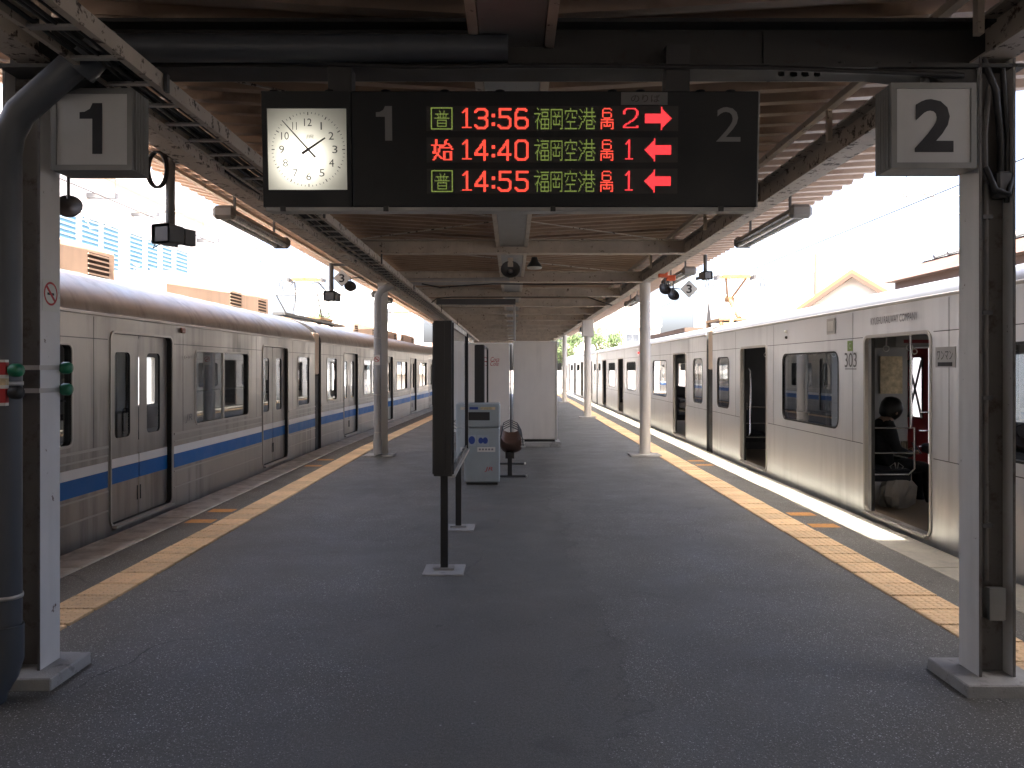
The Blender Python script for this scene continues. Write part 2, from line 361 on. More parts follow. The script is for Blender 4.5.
M_BROWND = mat('dark_brown_wall', (.085, .05, .035), .7, 0, .15, 3)
M_KAWARA = mat('grey_roof_tile', (.13, .135, .14), .6, 0, .15, 5)
M_OTILE = mat('orange_roof_tile', (.17, .10, .045), .7, 0, .15, 5)
M_LEAF = mat('leaf', (.05, .085, .02), .6, 0, .4, 3); M_BARK = mat('bark', (.10, .075, .05), .9, 0, .2, 9)
M_SKIN = mat('skin', (.42, .26, .19), .55, 0, .04, 9); M_HAIR = mat('black_hair', (.008, .007, .007), .45, 0, .2, 60)
M_JACKET = mat('black_jacket', (.010, .011, .014), .85, 0, .15, 20)
M_BAG = mat('grey_white_bag', (.34, .33, .31), .7, 0, .15, 6, bump=.4, bscale=14)

# ------------------------------------------------------------------ ground, tracks, platform
BEND = .032
def lx(x, d):                       # the far left track leans in towards the platform
    return x + BEND * max(0.0, d - 15.0)
q = MB(); q.poly([(-600, -300, -1.2), (600, -300, -1.2), (600, 900, -1.2), (-600, 900, -1.2)])
tag(q.build('ground', M_GROUND), kind='structure')
for i, (x, a) in enumerate(((-4.55, BEND), (-5.62, BEND), (4.50, 0), (5.57, 0))):
    q = MB()
    for y0, y1 in ((-15, 15), (15, 80)):
        e0 = a * max(0, y0 - 15); e1 = a * max(0, y1 - 15)
        for dz0, dz1, w in ((-1.196, -1.17, .06), (-1.17, -1.09, .012), (-1.09, -1.05, .033)):
            q.faces([(x-w+e0, y0, dz0), (x+w+e0, y0, dz0), (x+w+e1, y1, dz0), (x-w+e1, y1, dz0), (x-w+e0, y0, dz1), (x+w+e0, y0, dz1), (x+w+e1, y1, dz1), (x-w+e1, y1, dz1)],
                    [(0,3,2,1),(4,5,6,7),(0,1,5,4),(1,2,6,5),(2,3,7,6),(3,0,4,7)])
    tag(q.build('rail', M_GREY), kind='structure')

XL0, XL1, XR0, XR1 = -3.218, -3.587, 3.13, 3.52      # inner and outer line of the concrete coping
YB, YF = -14.0, 62.0
plat = MB(); ys = [YB, 15, YF]
for a, b in zip(ys[:-1], ys[1:]):
    plat.poly([(lx(XL0, a), a, 0), (XR0, a, 0), (XR0, b, 0), (lx(XL0, b), b, 0)])
    plat.poly([(lx(XL1+.05, a), a, -.2), (lx(XL1+.05, a), a, -1.2), (lx(XL1+.05, b), b, -1.2), (lx(XL1+.05, b), b, -.2)], 1)
    plat.poly([(XR1-.05, a, -.2), (XR1-.05, a, -1.2), (XR1-.05, b, -1.2), (XR1-.05, b, -.2)], 1)
plat.poly([(XL1, YB, 0), (XR1, YB, 0), (XR1, YB, -1.2), (XL1, YB, -1.2)], 1)
plat.poly([(lx(XL1, YF), YF, 0), (XR1, YF, 0), (XR1, YF, -1.2), (lx(XL1, YF), YF, -1.2)], 1)
tag(plat.build('platform', [M_ASPH, M_CONC]), kind='structure')

def edge_root(name):
    o = bpy.data.objects.new(name, None); C.objects.link(o); o['kind'] = 'structure'; return o
# coping blocks, tactile tiles: one object each, sharing a mesh
for side, x0, x1 in (('left', XL1, XL0), ('right', XR0, XR1)):
    root = edge_root('platform_edge'); me = None; y = YB
    while y < YF - 1:
        if me is None:
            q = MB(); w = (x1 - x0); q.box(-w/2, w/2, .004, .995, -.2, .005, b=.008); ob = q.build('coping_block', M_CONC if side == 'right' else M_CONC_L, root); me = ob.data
        else: ob = link('coping_block', me, root)
        cx = (x0+x1)/2
        ob.location = (lx(cx, y) if side == 'left' else cx, y, random.uniform(-.003, .003))
        if side == 'left' and y >= 15: ob.rotation_euler[2] = -math.atan(BEND)
        y += 1.0
me_t = None
for side, xc, wd in (('left', -2.718, .285), ('right', 2.635, .305)):
    root = edge_root('tactile_strip'); y = 1.4; me = None
    while y < 56:
        if me is None:
            q = MB(); q.box(-wd/2, wd/2, .010, .285, -.02, .010, b=.004); ob = q.build('tactile_tile', M_TILE, root); me = ob.data
        else: ob = link('tactile_tile', me, root)
        ob.location = ((lx(xc, y) if side == 'left' else xc) + random.uniform(-.003, .003), y, .002 + random.uniform(0, .003))
        ob.rotation_euler[2] = (-math.atan(BEND) if side == 'left' and y >= 15 else 0) + random.uniform(-.006, .006)
        y += .295
# orange boarding marks between strip and coping
mk = None
for x, y in ((-3.04, 7.82), (-3.04, 8.40), (-3.04, 12.25), (-3.04, 13.05), (2.96, 7.60), (2.96, 8.2), (2.97, 12.35), (2.97, 12.9)):
    if mk is None:
        q = MB(); q.poly([(-.13, -.09, 0), (.13, -.09, 0), (.13, .09, 0), (-.13, .09, 0)]); mk = q.build('boarding_mark', M_MARK); o = mk
    else: o = link('boarding_mark', mk.data)
    o.location = (x, y, .004); o['kind'] = 'structure'

# unseen concourse and stair enclosure behind the viewpoint, added to block light
con = thing('unseen_concourse', 'big beige unseen concourse and stair enclosure, added to block light from behind', 'building', (0, -14, 0))
bx('upper_storey', M_BLDG2, con, -16, 16, -14, 13.6, 4.3, 12.6); bx('roof', M_KAWARA, con, -16.5, 16.5, -14.5, 14.0, 12.602, 13.3)
bx('unseen_stair_block', M_BLDG2, con, -2.3, 2.3, -.5, 8.0, -.05, 3.02)
for x in (-8.2, 8.2):
    for y in (-12, 0, 12): bx('pier', M_CONC, con, x-.45, x+.45, y-.45, y+.45, -1.25, 4.3)
for k in range(9): bx('window', M_WIN, con, -14.6+k*3.4, -12.4+k*3.4, 13.601, 13.66, 6.6, 9.6)

# ------------------------------------------------------------------ canopy over the platform
ZE = lambda x: (3.14 + .058 * abs(x)) if x > -2.3 else 3.2734 + .24 * (-x - 2.3)
YR0, YR1 = -5.0, 46.0
can = thing('platform_canopy', 'low butterfly roof of brown ribbed sheets on rusty beams over the platform', 'canopy')
def sheet_mesh(sg, xa, xb):
    q = MB(); pitch = .25; prof = []
    for k in range(3):
        y = k * pitch; prof += [(y, 0), (y+.055, 0), (y+.085, .055), (y+.205, .055), (y+.235, 0)]
    prof += [(3*pitch, 0)]
    back = [(y, z+.007) for y, z in prof[::-1]]
    pr = prof + back; n = len(pr)
    xs_ = [xa, 2.3, xb]; A = []; fs = []
    for x in xs_: A += [(sg*x, y, ZE(sg*x)+z) for y, z in pr]
    for r_ in range(2): fs += [(r_*n+i, r_*n+(i+1) % n, (r_+1)*n+(i+1) % n, (r_+1)*n+i) for i in range(n)]
    m = len(prof)
    for e in (0, 2*n):
        for i in range(m-1): fs.append((e+i, e+i+1, e+n-2-i, e+n-1-i))
    q.faces(A, fs); return q
for sg in (-1, 1):
    me = None; mw = None; y = YR0
    while y < YR1 - .5:
        wide = False
        if wide:
            if mw is None: ob = sheet_mesh(sg, .13, 4.1).build('roof_sheet', M_SHEET, can); mw = ob.data
            else: ob = link('roof_sheet', mw, can)
        else:
            if me is None: ob = sheet_mesh(sg, .13, 3.4 if sg > 0 else 3.93).build('roof_sheet', M_SHEET, can); me = ob.data
            else: ob = link('roof_sheet', me, can)
        ob.location = (0, y, random.uniform(0, .004)); y += .7501
# centre gutter
q = MB(); q.box(-.14, .14, YR0, YR1, 3.04, 3.05); q.box(-.15, -.14, YR0, YR1, 3.04, 3.17); q.box(.14, .15, YR0, YR1, 3.04, 3.17)
q.build('gutter', M_GREY, can)
for sg in (-1, 1):
    q = MB(); q.box(sg*.155, sg*.20, YR0, YR1, 3.03, 3.13); q.build('gutter_board', M_BEAM, can)
def hbeam(axis, a, b, c, z0, z1, w, tf=.014, tw=.01):     # H section along an axis; c = other horizontal coordinate
    q = MB()
    for u0, u1, v0, v1 in ((-w/2, w/2, z0, z0+tf), (-w/2, w/2, z1-tf, z1), (-tw/2, tw/2, z0+tf, z1-tf)):
        if axis == 'x': q.box(a, b, c+u0, c+u1, v0, v1)
        else: q.box(c+u0, c+u1, a, b, v0, v1)
    return q
XC = 2.268                                                  # line of the columns
YCOL = [3.80, 13.65, 24.2, 35.0]
for sg in (-1, 1):
    hbeam('y', YR0, YR1, sg*XC, 2.95, 3.145, .16).build('girder', M_GIRD, can)
    for x in (2.10, 2.62) + ((3.4,) if sg < 0 else ()):
        q = MB(); z = ZE(sg*x); q.box(sg*(x-.025), sg*(x+.025), YR0, YR1, z-.055, z-.012); q.build('purlin', M_BEAM, can)
    # short struts carry the outer purlins
    for yy in [k * 1.7 - 10 for k in range(32)]:
        for x in (2.10,):
            q = MB(); q.box(sg*(x-.015), sg*(x+.015), yy-.02, yy+.02, 3.0, ZE(sg*x)-.055); q.build('strut', M_BEAM, can)
beam_y = [-9.5, -6.2, -2.8, .5, 7.05, 10.15, 13.5, 16.2, 18.8, 21.5, 24.2, 26.9, 29.6, 32.3, 35.0, 38.5, 42, 45.8]
for y in beam_y:
    hbeam('x', -XC+.08, XC-.08, y, 2.945, 3.125, .16).build('cross_beam', M_BEAM, can)
# the first, deeper and shade-darkened cross beam above the departure board, with bolts on its lower flange
b0 = hbeam('x', -2.4, 2.4, 3.83, 2.905, 3.135, .19, .018); b0.build('cross_beam', M_SHADEBEAM, can)
bolt = None
for k in range(22):
    x = -1.9 + k*.18 + (.03 if k % 3 else 0)
    if bolt is None:
        q = MB(); q.lathe([(.016, 0), (.016, .014), (0, .014)], n=6, smooth=False); bolt = q.build('bolt', M_SHADEBEAM, can); o = bolt
    else: o = link('bolt', bolt.data, can)
    o.location = (x, 3.765 if k % 2 else 3.775, 2.923)
for x in (1.28, 1.34):
    for kk in range(3):
        o = link('bolt', bolt.data, can); o.location = (x + .055*kk, 3.80, 2.89 if x < 1.3 else 2.888)
q = MB(); q.box(1.2, 1.55, 3.815, 3.823, 2.93, 3.10); q.build('splice_plate', M_SHADEBEAM, can)
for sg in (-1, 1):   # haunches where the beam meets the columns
    q = MB(); q.extrude([(sg*2.18, 2.9), (sg*1.72, 2.9), (sg*1.95, 2.87), (sg*2.18, 2.78)], 3.75, 3.91); q.build('haunch', M_SHADEBEAM, can)
q = MB(); q.box(-2.1, 2.1, 4.0, 4.07, 2.955, 3.02); q.build('runner', M_BEAM, can)
# diagonal wind braces of thin rod under the sheets
for y0, y1 in ((4.2, 7.0), (7.2, 10.0), (10.3, 13.4)):
    q = MB(); q.tube([(-1.9, y0, 3.10), (1.9, y1, 3.10)], .008, 5); q.build('wind_brace', M_GIRD, can)
q = MB(); q.tube([(2.0, 7.2, 3.10), (-2.0, 10.0, 3.10)], .008, 5); q.build('wind_brace', M_GIRD, can)

# ------------------------------------------------------------------ columns
def hcolumn(name, label, xi, xo, yf, yb, z1, group=None):
    c = thing(name, label, 'column', ((xi+xo)/2, (yf+yb)/2, 0), group=group)
    ox, oy = (xi+xo)/2, (yf+yb)/2; t = .012; s = 1 if xi > xo else -1
    def p(nm, x0, x1, y0, y1, z0, zz, m, b=0): q = MB(); q.box(x0-ox, x1-ox, y0-oy, y1-oy, z0, zz, b=b); return q.build(nm, m, c)
    p('flange', xi-s*t, xi, yf+.004, yb, .05, z1, M_WHITE); p('flange', xo, xo+s*t, yf+.004, yb, .05, z1, M_WHITE)
    p('shaded_flange_edge', xi-s*t, xi, yf, yf+.0035, .05, z1, M_SHADEWEB); p('shaded_flange_edge', xo, xo+s*t, yf, yf+.0035, .05, z1, M_SHADEWEB)  # dark strips on the flange fronts, shade put into the colour
    p('web', xi-s*t, xo+s*t, oy-.005, oy+.005, .05, z1, M_SHADEWEB)
    p('base_plinth', xi+s*.11, xo-s*.10, yf-.10, yb+.09, -.05, .057, M_PAD, .006)
    return c
M_SHADEWEB = mat('shaded_column_paint', (.11, .105, .10), .6, 0, .2, 5, dirt=(.05, .035, .03), dcut=.6, dscale=9, dsoft=.06, streak=.3)  # colour darkened for the shade in the column recess
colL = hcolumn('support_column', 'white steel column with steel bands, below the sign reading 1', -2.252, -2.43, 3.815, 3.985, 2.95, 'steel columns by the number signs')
colR = hcolumn('support_column', 'white steel column with rusty, shade-darkened recess, below the sign reading 2', 2.182, 2.352, 3.735, 3.905, 2.95, 'steel columns by the number signs')
# bits fixed to the right column: a cover box, a conduit and clips inside the recess
q = MB(); q.extrude([(-.085, .27), (-.015, .27), (-.015, .40), (-.05, .42), (-.085, .42)], -.045, .03, 'x'); 
for v in range(len(q.v)): q.v[v] = (q.v[v][0] + .01, q.v[v][1], q.v[v][2] + .05)
q.build('cover_box', M_SIGNF, colR)
q = MB(); q.tube([(-.035, -.05, .5), (-.035, -.05, 2.3), (-.045, -.06, 2.6), (-.02, -.06, 2.86)], .012, 8); q.build('conduit', M_SHADEWEB, colR)
q = MB(); q.tube([(.03, -.055, 2.30), (.035, -.055, 2.55), (.0, -.07, 2.80), (-.06, -.07, 2.95)], .016, 8)
q.tube([(.06, -.055, 2.28), (.06, -.06, 2.60), (.03, -.075, 2.90)], .012, 8); q.build('cable', M_CABLE, colR)
q = MB(); q.tube([(-.04, -.06, 2.44), (-.02, -.10, 2.33), (.04, -.10, 2.31), (.075, -.07, 2.40)], .014, 8); q.build('cable', M_CABLE, colR)
q = MB(); q.box(.0, .07, -.09, -.02, 2.30, 2.42, b=.01); q.build('junction_box', M_DGREY, colR)
for z in (.75, 1.35, 1.75, 2.2):
    q = MB(); q.box(-.060, -.012, -.07, -.03, z, z+.02); q.build('clip', M_DGREY, colR)
# left column: bands, green end caps, no-smoking sticker
q = MB(); q.box(.0895, .0925, -.075, .075, 1.93, 1.93)
def band(z):
    q = MB(); q.box(-.20, .095, -.098, -.092, z-.011, z+.011); q.box(.0905, .0945, -.098, .10, z-.011, z+.011); return q.build('band', M_FRAME, colL)
for z in (1.502, 1.392): band(z)
def cap(x, y, z, m):
    q = MB(); q.lathe([(0, -.026), (.024, -.025), (.030, -.015), (.030, .015), (.024, .025), (0, .026)], Matrix.Translation((x, y, z)) @ Matrix.Rotation(R(90), 4, 'Y'), 10); return q.build('end_cap', m, colL)
cap(.112, .10, 1.500, M_GREEN); cap(.112, .10, 1.393, M_GREEN); cap(.165, -.39, 1.490, M_GREEN); cap(.165, -.39, 1.392, M_RUBBER)
q = MB(); q.box(.0902, .0912, -.066, .07, 1.775, 1.93); st = q.build('no_smoking_sticker', M_LABEL, colL)
def nosmoke(parent, M, r=.036):
    q = MB()
    n = 24
    for k in range(n):
        a0, a1 = 2*math.pi*k/n, 2*math.pi*(k+1)/n
        q.poly([M @ Vector((r*math.cos(a0), r*math.sin(a0), 0)), M @ Vector((r*math.cos(a1), r*math.sin(a1), 0)), M @ Vector((r*.82*math.cos(a1), r*.82*math.sin(a1), 0)), M @ Vector((r*.82*math.cos(a0), r*.82*math.sin(a0), 0))])
    d = r*.62; w = r*.09
    q.poly([M @ Vector(p) for p in ((-d-w, d-w, 0), (-d+w, d+w, 0), (d+w, -d+w, 0), (d-w, -d-w, 0))])
    q.poly([M @ Vector(p) for p in ((-r*.5, -r*.12, -.0002), (r*.5, -r*.12, -.0002), (r*.5, r*.08, -.0002), (-r*.5, r*.08, -.0002))], 1)
    return q.build('no_smoking_symbol', [M_REDINK, M_INK], parent)
nosmoke(st, Matrix.Translation((.0918, .002, 1.862)) @ VIEW['L'], .058)
# red-and-white board strapped to the pipe side of the left column
bd = thing('warning_board', 'red and white striped board strapped to the drainpipe by the column', 'board', (-2.384, 3.50, 1.10))
for k, (z0, z1, m) in enumerate(((.235, .248, M_LABEL), (.248, .31, M_REDINK), (.31, .325, M_LABEL), (.325, .355, M_PAPER), (.355, .37, M_LABEL), (.37, .425, M_REDINK), (.425, .436, M_LABEL))):
    q = MB(); q.box(-.10, .175, -.012 + .0005*(k % 2), .012, z0, z1); q.build('stripe', m, bd)

# drainpipes
dp = thing('drainpipe', 'dark blue grey drainpipe running down beside the column under sign 1', 'drainpipe', (-2.34, 3.62, 0))
q = MB(); rp = .066
pth = [(.05, 0, .20), (.05, 0, .5), (.05, 0, 2.25), (.05, 0, 2.47), (.062, .003, 2.56), (.11, .01, 2.66), (.36, .03, 2.90)]
q.tube(pth, rp, 16); q.build('pipe', M_PIPE, dp)
q = MB(); q.tube([(.05, 0, .34), (.05, 0, .19), (.035, -.01, .13), (.0, -.03, .06), (-.01, -.035, .0)], rp+.008, 16); q.build('elbow', M_PIPE, dp)
q = MB(); q.tube([(.44, .04, 2.965), (2.32, .10, 2.985)], rp*.95, 16); q.tube([(.36, .04, 2.86), (.44, .04, 2.945), (.54, .04, 2.968)], rp+.008, 16); q.build('branch_pipe', M_PIPE, dp)
for z in (.47, 1.43):
    q = MB(); q.lathe([(rp+.001, -.009), (rp+.004, -.009), (rp+.004, .009), (rp+.001, .009)], Matrix.Translation((.05, 0, z)), 20); q.build('pipe_clip', M_FRAME, dp)

# further columns
c2 = thing('support_column', 'square cream column beside a grey drainpipe at the far blue-striped train', 'column', (-2.20, 13.62, 0), group='columns down the platform')
hh = MB()
for a in ((-.075, .075, -.075, -.063), (-.075, .075, .063, .075), (-.005, .005, -.063, .063)): hh.box(a[0], a[1], a[2], a[3], .02, 2.95)
hh.build('shaft', M_PILLAR, c2); bx('base_plinth', M_PAD, c2, -.28, .2, -.22, .2, -.03, .035, .006)
dp2 = thing('drainpipe', 'pale grey drainpipe with no-smoking sticker bending into the roof', 'drainpipe', (-2.24, 13.44, 0))
q = MB(); q.tube([(-.02, 0, .06), (-.02, 0, 2.62), (-.01, 0, 2.72), (.04, 0, 2.80), (.28, .04, 2.93), (.38, .05, 2.95), (2.2, .06, 2.97)], .062, 14); q.build('pipe', M_PIPE2, dp2)
q = MB(); q.tube([(-.02, 0, .30), (-.02, 0, .12), (.0, -.02, .04)], .072, 14); q.build('elbow', M_PIPE2, dp2)
for z in (1.05, .42, 2.0):
    q = MB(); q.lathe([(.063, -.01), (.067, -.01), (.067, .01), (.063, .01)], Matrix.Translation((-.02, 0, z)), 18); q.build('pipe_clip', M_FRAME, dp2)
q = MB(); q.box(-.075, .035, -.068, -.064, 1.55, 1.72); st = q.build('no_smoking_sticker', M_LABEL, dp2)
nosmoke(st, Matrix.Translation((-.02, -.0685, 1.645)) @ VIEW['S'], .045)
def pillar(x, y, label, collar=False, thick=.093):
    p = thing('support_column', label, 'column', (x, y, 0), group='columns down the platform')
    q = MB(); q.tube([(0, 0, .03), (0, 0, 2.95 if not collar else 2.6)], thick, 20); q.build('shaft', M_PILLAR, p)
    bx('base_plinth', M_PAD, p, -.27, .25, -.2, .2, -.03, .035, .006)
    if collar: bx('capital', M_PILLAR, p, -.17, .17, -.14, .14, 2.45, 2.95, .006)
    return p
pillar(2.27, 13.65, 'round cream column beside the round black lamps and the diamond sign')
pillar(2.29, 24.2, 'round cream column with a boxy capital, second along the yellow strip', True, .11)
pillar(2.30, 35.0, 'slim round cream column farthest down the yellow strip past the white partition', False, .10)

# ------------------------------------------------------------------ cable tray
tray = thing('cable_tray', 'long ladder tray full of black cables hanging under the roof beams', 'cable tray')
q = MB(); q.box(-1.70, -1.665, -6, 40, 2.83, 2.905); q.build('side_rail', M_GIRD, tray)
q = MB(); q.box(-1.965, -1.94, -6, 40, 2.86, 2.905); q.build('side_rail', M_GIRD, tray)
me = None; y = -1.0
while y < 36:
    if me is None:
        q = MB(); q.box(-1.94, -1.70, -.018, .018, 2.862, 2.874); o = q.build('rung', M_GREY, tray); me = o.data
    else: o = link('rung', me, tray)
    o.location.y = y + .05; y += .32
for k in range(9):
    q = MB(); x = -1.915 + k*.024; pts = []
    for i in range(40):
        pts.append((x + .012*math.sin(i*1.3 + k*2.1), -6 + i*1.17, 2.885 + (.02 if k % 2 else 0) + .008*math.sin(i*.9+k)))
    q.tube(pts, .010, 5); q.build('cable', M_CABLE, tray)
for y in (3.83, 7.05, 10.15, 13.5, 18.8, 24.2):
    for a_, b_, c_ in ((-1.662, -1.645, 2.82), (-1.99, -1.967, 2.85)): bx('hanger', M_DGREY, tray, a_, b_, y-.015, y+.015, c_, 2.99)

# ------------------------------------------------------------------ number signs
def number_sign(n, label, x0, x1, yf, yb, z0, z1, inner):
    t = thing('platform_number_sign', label, 'sign', ((x0+x1)/2, (yf+yb)/2, z0), group='platform number boxes')
    w = (x1-x0)/2; d = (yb-yf)/2; h = z1-z0; fr = .026
    bx('housing', M_SIGNF, t, -w, w, -d+.012, d-.012, 0, h, .004)
    for s in (-1, 1):
        nm = 'face_frame'; q = MB(); a, b_ = (-d, -d+.0115) if s < 0 else (d-.0115, d)
        q.box(-w, w, a, b_, h-fr, h); q.box(-w, w, a, b_, 0, fr); q.box(-w, -w+fr, a, b_, fr, h-fr); q.box(w-fr, w, a, b_, fr, h-fr); q.build(nm, M_SIGNF, t)
        q = MB(); q.box(-w+fr, w-fr, s*(d-.0115), s*(d-.006), fr, h-fr); pn = q.build('panel', M_SIGNW, t)
    for k in range(5):                                 # fluted side
        y = -d + .03 + k*(2*d-.06)/4.0
        q = MB(); q.box(inner*(w+.0005), inner*(w+.006), y-.010, y+.010, .006, h-.006); q.build('flute', M_SIGNF, t)
    q = MB(); q.tube([(0, 0, h), (0, 0, 2.92-z0)], .02, 8); q.build('hanger', M_DGREY, t)
    if n == '1': one_shape(.108, .242, (-.005, -d+.0055, h*.51), M_INK, t)
    else: text(n, .180, .246, (.002, -d+.0055, h*.50), 'S', M_INK, t, 'numeral', bold=.035)
    return t
number_sign('1', 'grey box sign with black numeral 1, mounted on the column beside the drainpipe', -2.192, -1.803, 3.80, 3.97, 2.44, 2.83, 1)
number_sign('2', 'grey box sign with black numeral 2, past the arrow end of the departure board', 1.755, 2.150, 3.70, 3.865, 2.425, 2.82, -1)

# ------------------------------------------------------------------ departure board with clock
DB = 3.75
def bxp(px): return (px - 512) * DB / F
def bzp(py): return H - (py - HZ) * DB / F
ZT, ZB_ = bzp(93.5), bzp(207)
brd = thing('departure_board', 'wide black departure board with red and green dot-matrix times and a clock', 'departure board', (0, DB, ZB_))
brd.rotation_euler = (R(4.0), 0, 0)
def bl(px, py): return bxp(px), bzp(py) - ZB_
hgt = ZT - ZB_
x0, x1 = bxp(263.5), bxp(756.5); xs_ = bxp(352)
ckx0, ckz1 = bl(268.5, 110); ckx1, ckz0 = bl(347.5, 190)
q = MB()
q.box(xs_+.003, x1, 0, .13, 0, hgt, b=.004); q.build('case', M_BOARD, brd)
q = MB()     # clock case: an open box with a window
q.box(x0, xs_, .11, .13, 0, hgt); q.box(x0, ckx0, 0, .11, 0, hgt); q.box(ckx1, xs_, 0, .11, 0, hgt); q.box(ckx0, ckx1, 0, .11, ckz1, hgt); q.box(ckx0, ckx1, 0, .11, 0, ckz0)
q.build('clock_case', M_BOARD, brd)
q = MB(); q.box(x0+.01, x1-.01, .004, .126, -.018, -.0005); q.build('bottom_rail', M_GREY, brd)
q = MB(); q.box(x1+.0005, x1+.006, .002, .128, 0, hgt); q.build('end_trim', M_GREY, brd)
for px in (283, 386, 553, 721):
    q = MB(); q.box(bxp(px)-.012, bxp(px)+.012, -.004, .010, -.020, .004); q.build('latch', M_BLACK, brd)
for px in (275, 330, 386, 445, 500, 612, 640, 700, 730):
    q = MB(); q.lathe([(.026, 0), (.022, .010), (0, .013)], Matrix.Translation((bxp(px), .03, hgt)), 10); q.build('bolt', M_BLACK, brd)
for px in (340.5, 677):
    q = MB(); q.box(bxp(px)-.055, bxp(px)+.055, .02, .12, hgt, hgt+.22); q.build('hanger', M_BLACK, brd)
# clock: white diffuser lit from behind by a small lamp, numerals, hands
md = bpy.data.materials.new('clock_diffuser'); md.use_nodes = True; nt = md.node_tree; b = nt.nodes['Principled BSDF']
b.inputs['Base Color'].default_value = (.62, .62, .60, 1); b.inputs['Roughness'].default_value = .25
tr = nt.nodes.new('ShaderNodeBsdfTranslucent'); tr.inputs[0].default_value = (.9, .88, .80, 1); mx = nt.nodes.new('ShaderNodeMixShader'); mx.inputs[0].default_value = .6
nt.links.new(b.outputs[0], mx.inputs[1]); nt.links.new(tr.outputs[0], mx.inputs[2]); nt.links.new(mx.outputs[0], nt.nodes['Material Output'].inputs[0])
q = MB(); q.poly([(ckx0, .010, ckz0), (ckx1, .010, ckz0), (ckx1, .010, ckz1), (ckx0, .010, ckz1)]); face = q.build('clock_face', md, brd)
ccx, ccz = (ckx0+ckx1)/2 + .004, (ckz0+ckz1)/2
ml = emis('clock_lamp', (1, .96, .86), 3.2)
q = MB(); lc = (ccx-.035, ccz-.045)
q.tube([(lc[0]+.062*math.cos(t*math.pi/10), .098, lc[1]+.062*math.sin(t*math.pi/10)) for t in range(21)], .010, 8, caps=False); q.build('clock_lamp', ml, brd)
rad = .122
ink = M_INKG
for n in range(1, 13):
    a = math.radians(90 - 30*n); s_ = str(n)
    text(s_, .0065 if n == 1 else (.024 if n < 10 else (.021 if n == 11 else .036)), .035, (ccx + rad*math.cos(a)*1.02, .0095, ccz + rad*math.sin(a)*1.02), 'S', M_DGREY, face, 'numeral')
q = MB()
for n in range(60):
    a = math.radians(6*n); r0 = .164 if n % 5 else .158; w = .0012 if n % 5 else .0022
    ux, uz = math.cos(a), math.sin(a); px_, pz_ = -uz, ux
    q.poly([(ccx+ux*r0+px_*w, .0094, ccz+uz*r0+pz_*w), (ccx+ux*.172+px_*w, .0094, ccz+uz*.172+pz_*w), (ccx+ux*.172-px_*w, .0094, ccz+uz*.172-pz_*w), (ccx+ux*r0-px_*w, .0094, ccz+uz*r0-pz_*w)])
q.build('minute_marks', M_DGREY, face)
text('JR', .045, .026, (ccx+.005, .0095, ccz+.055), 'S', M_LABEL, face, 'maker_mark', shear=.2)
def hand(name, ang, l0, l1, w0, w1, y):
    a = math.radians(90-ang); ux, uz = math.cos(a), math.sin(a); px_, pz_ = -uz, ux; q = MB()
    A = [(-l0, w0), (l1, w1), (l1, -w1), (-l0, -w0)]
    top = [(ccx+ux*t+px_*w, y, ccz+uz*t+pz_*w) for t, w in A]; bot = [(x, y+.0012, z) for x, y, z in top]
    q.faces(top+bot, [(0, 1, 2, 3), (7, 6, 5, 4), (0, 4, 5, 1), (1, 5, 6, 2), (2, 6, 7, 3), (3, 7, 4, 0)]); q.build(name, M_BLACK, brd)
hand('hour_hand', 56.5, .035, .096, .0065, .0032, .006); hand('minute_hand', 318, .050, .178, .005, .0018, .003)
# ghost numerals and the small plate
mat('ghost_grey', (.17, .17, .175), .5); one_shape(bxp(393)-bxp(377), .158, (bxp(385), -.0005, bl(0, 125)[1]), MATS['ghost_grey'], brd)
text('2', bxp(739)-bxp(715), .158, (bxp(727), -.0005, bl(0, 126)[1]), 'S', MATS['ghost_grey'], brd, 'numeral')
px0, pz0 = bl(620, 107); px1, pz1 = bl(666, 94.8)
q = MB(); q.box(px0, px1, -.004, -.0003, pz0, pz1); pl = q.build('small_plate', mat('plate_grey', (.13, .13, .13), .5), brd)
text('のりば', (px1-px0)*.62, (pz1-pz0)*.62, ((px0+px1)/2+.005, -.0045, (pz0+pz1)/2), 'S', mat('plate_ink', (.035, .025, .025), .5), pl, 'lettering')

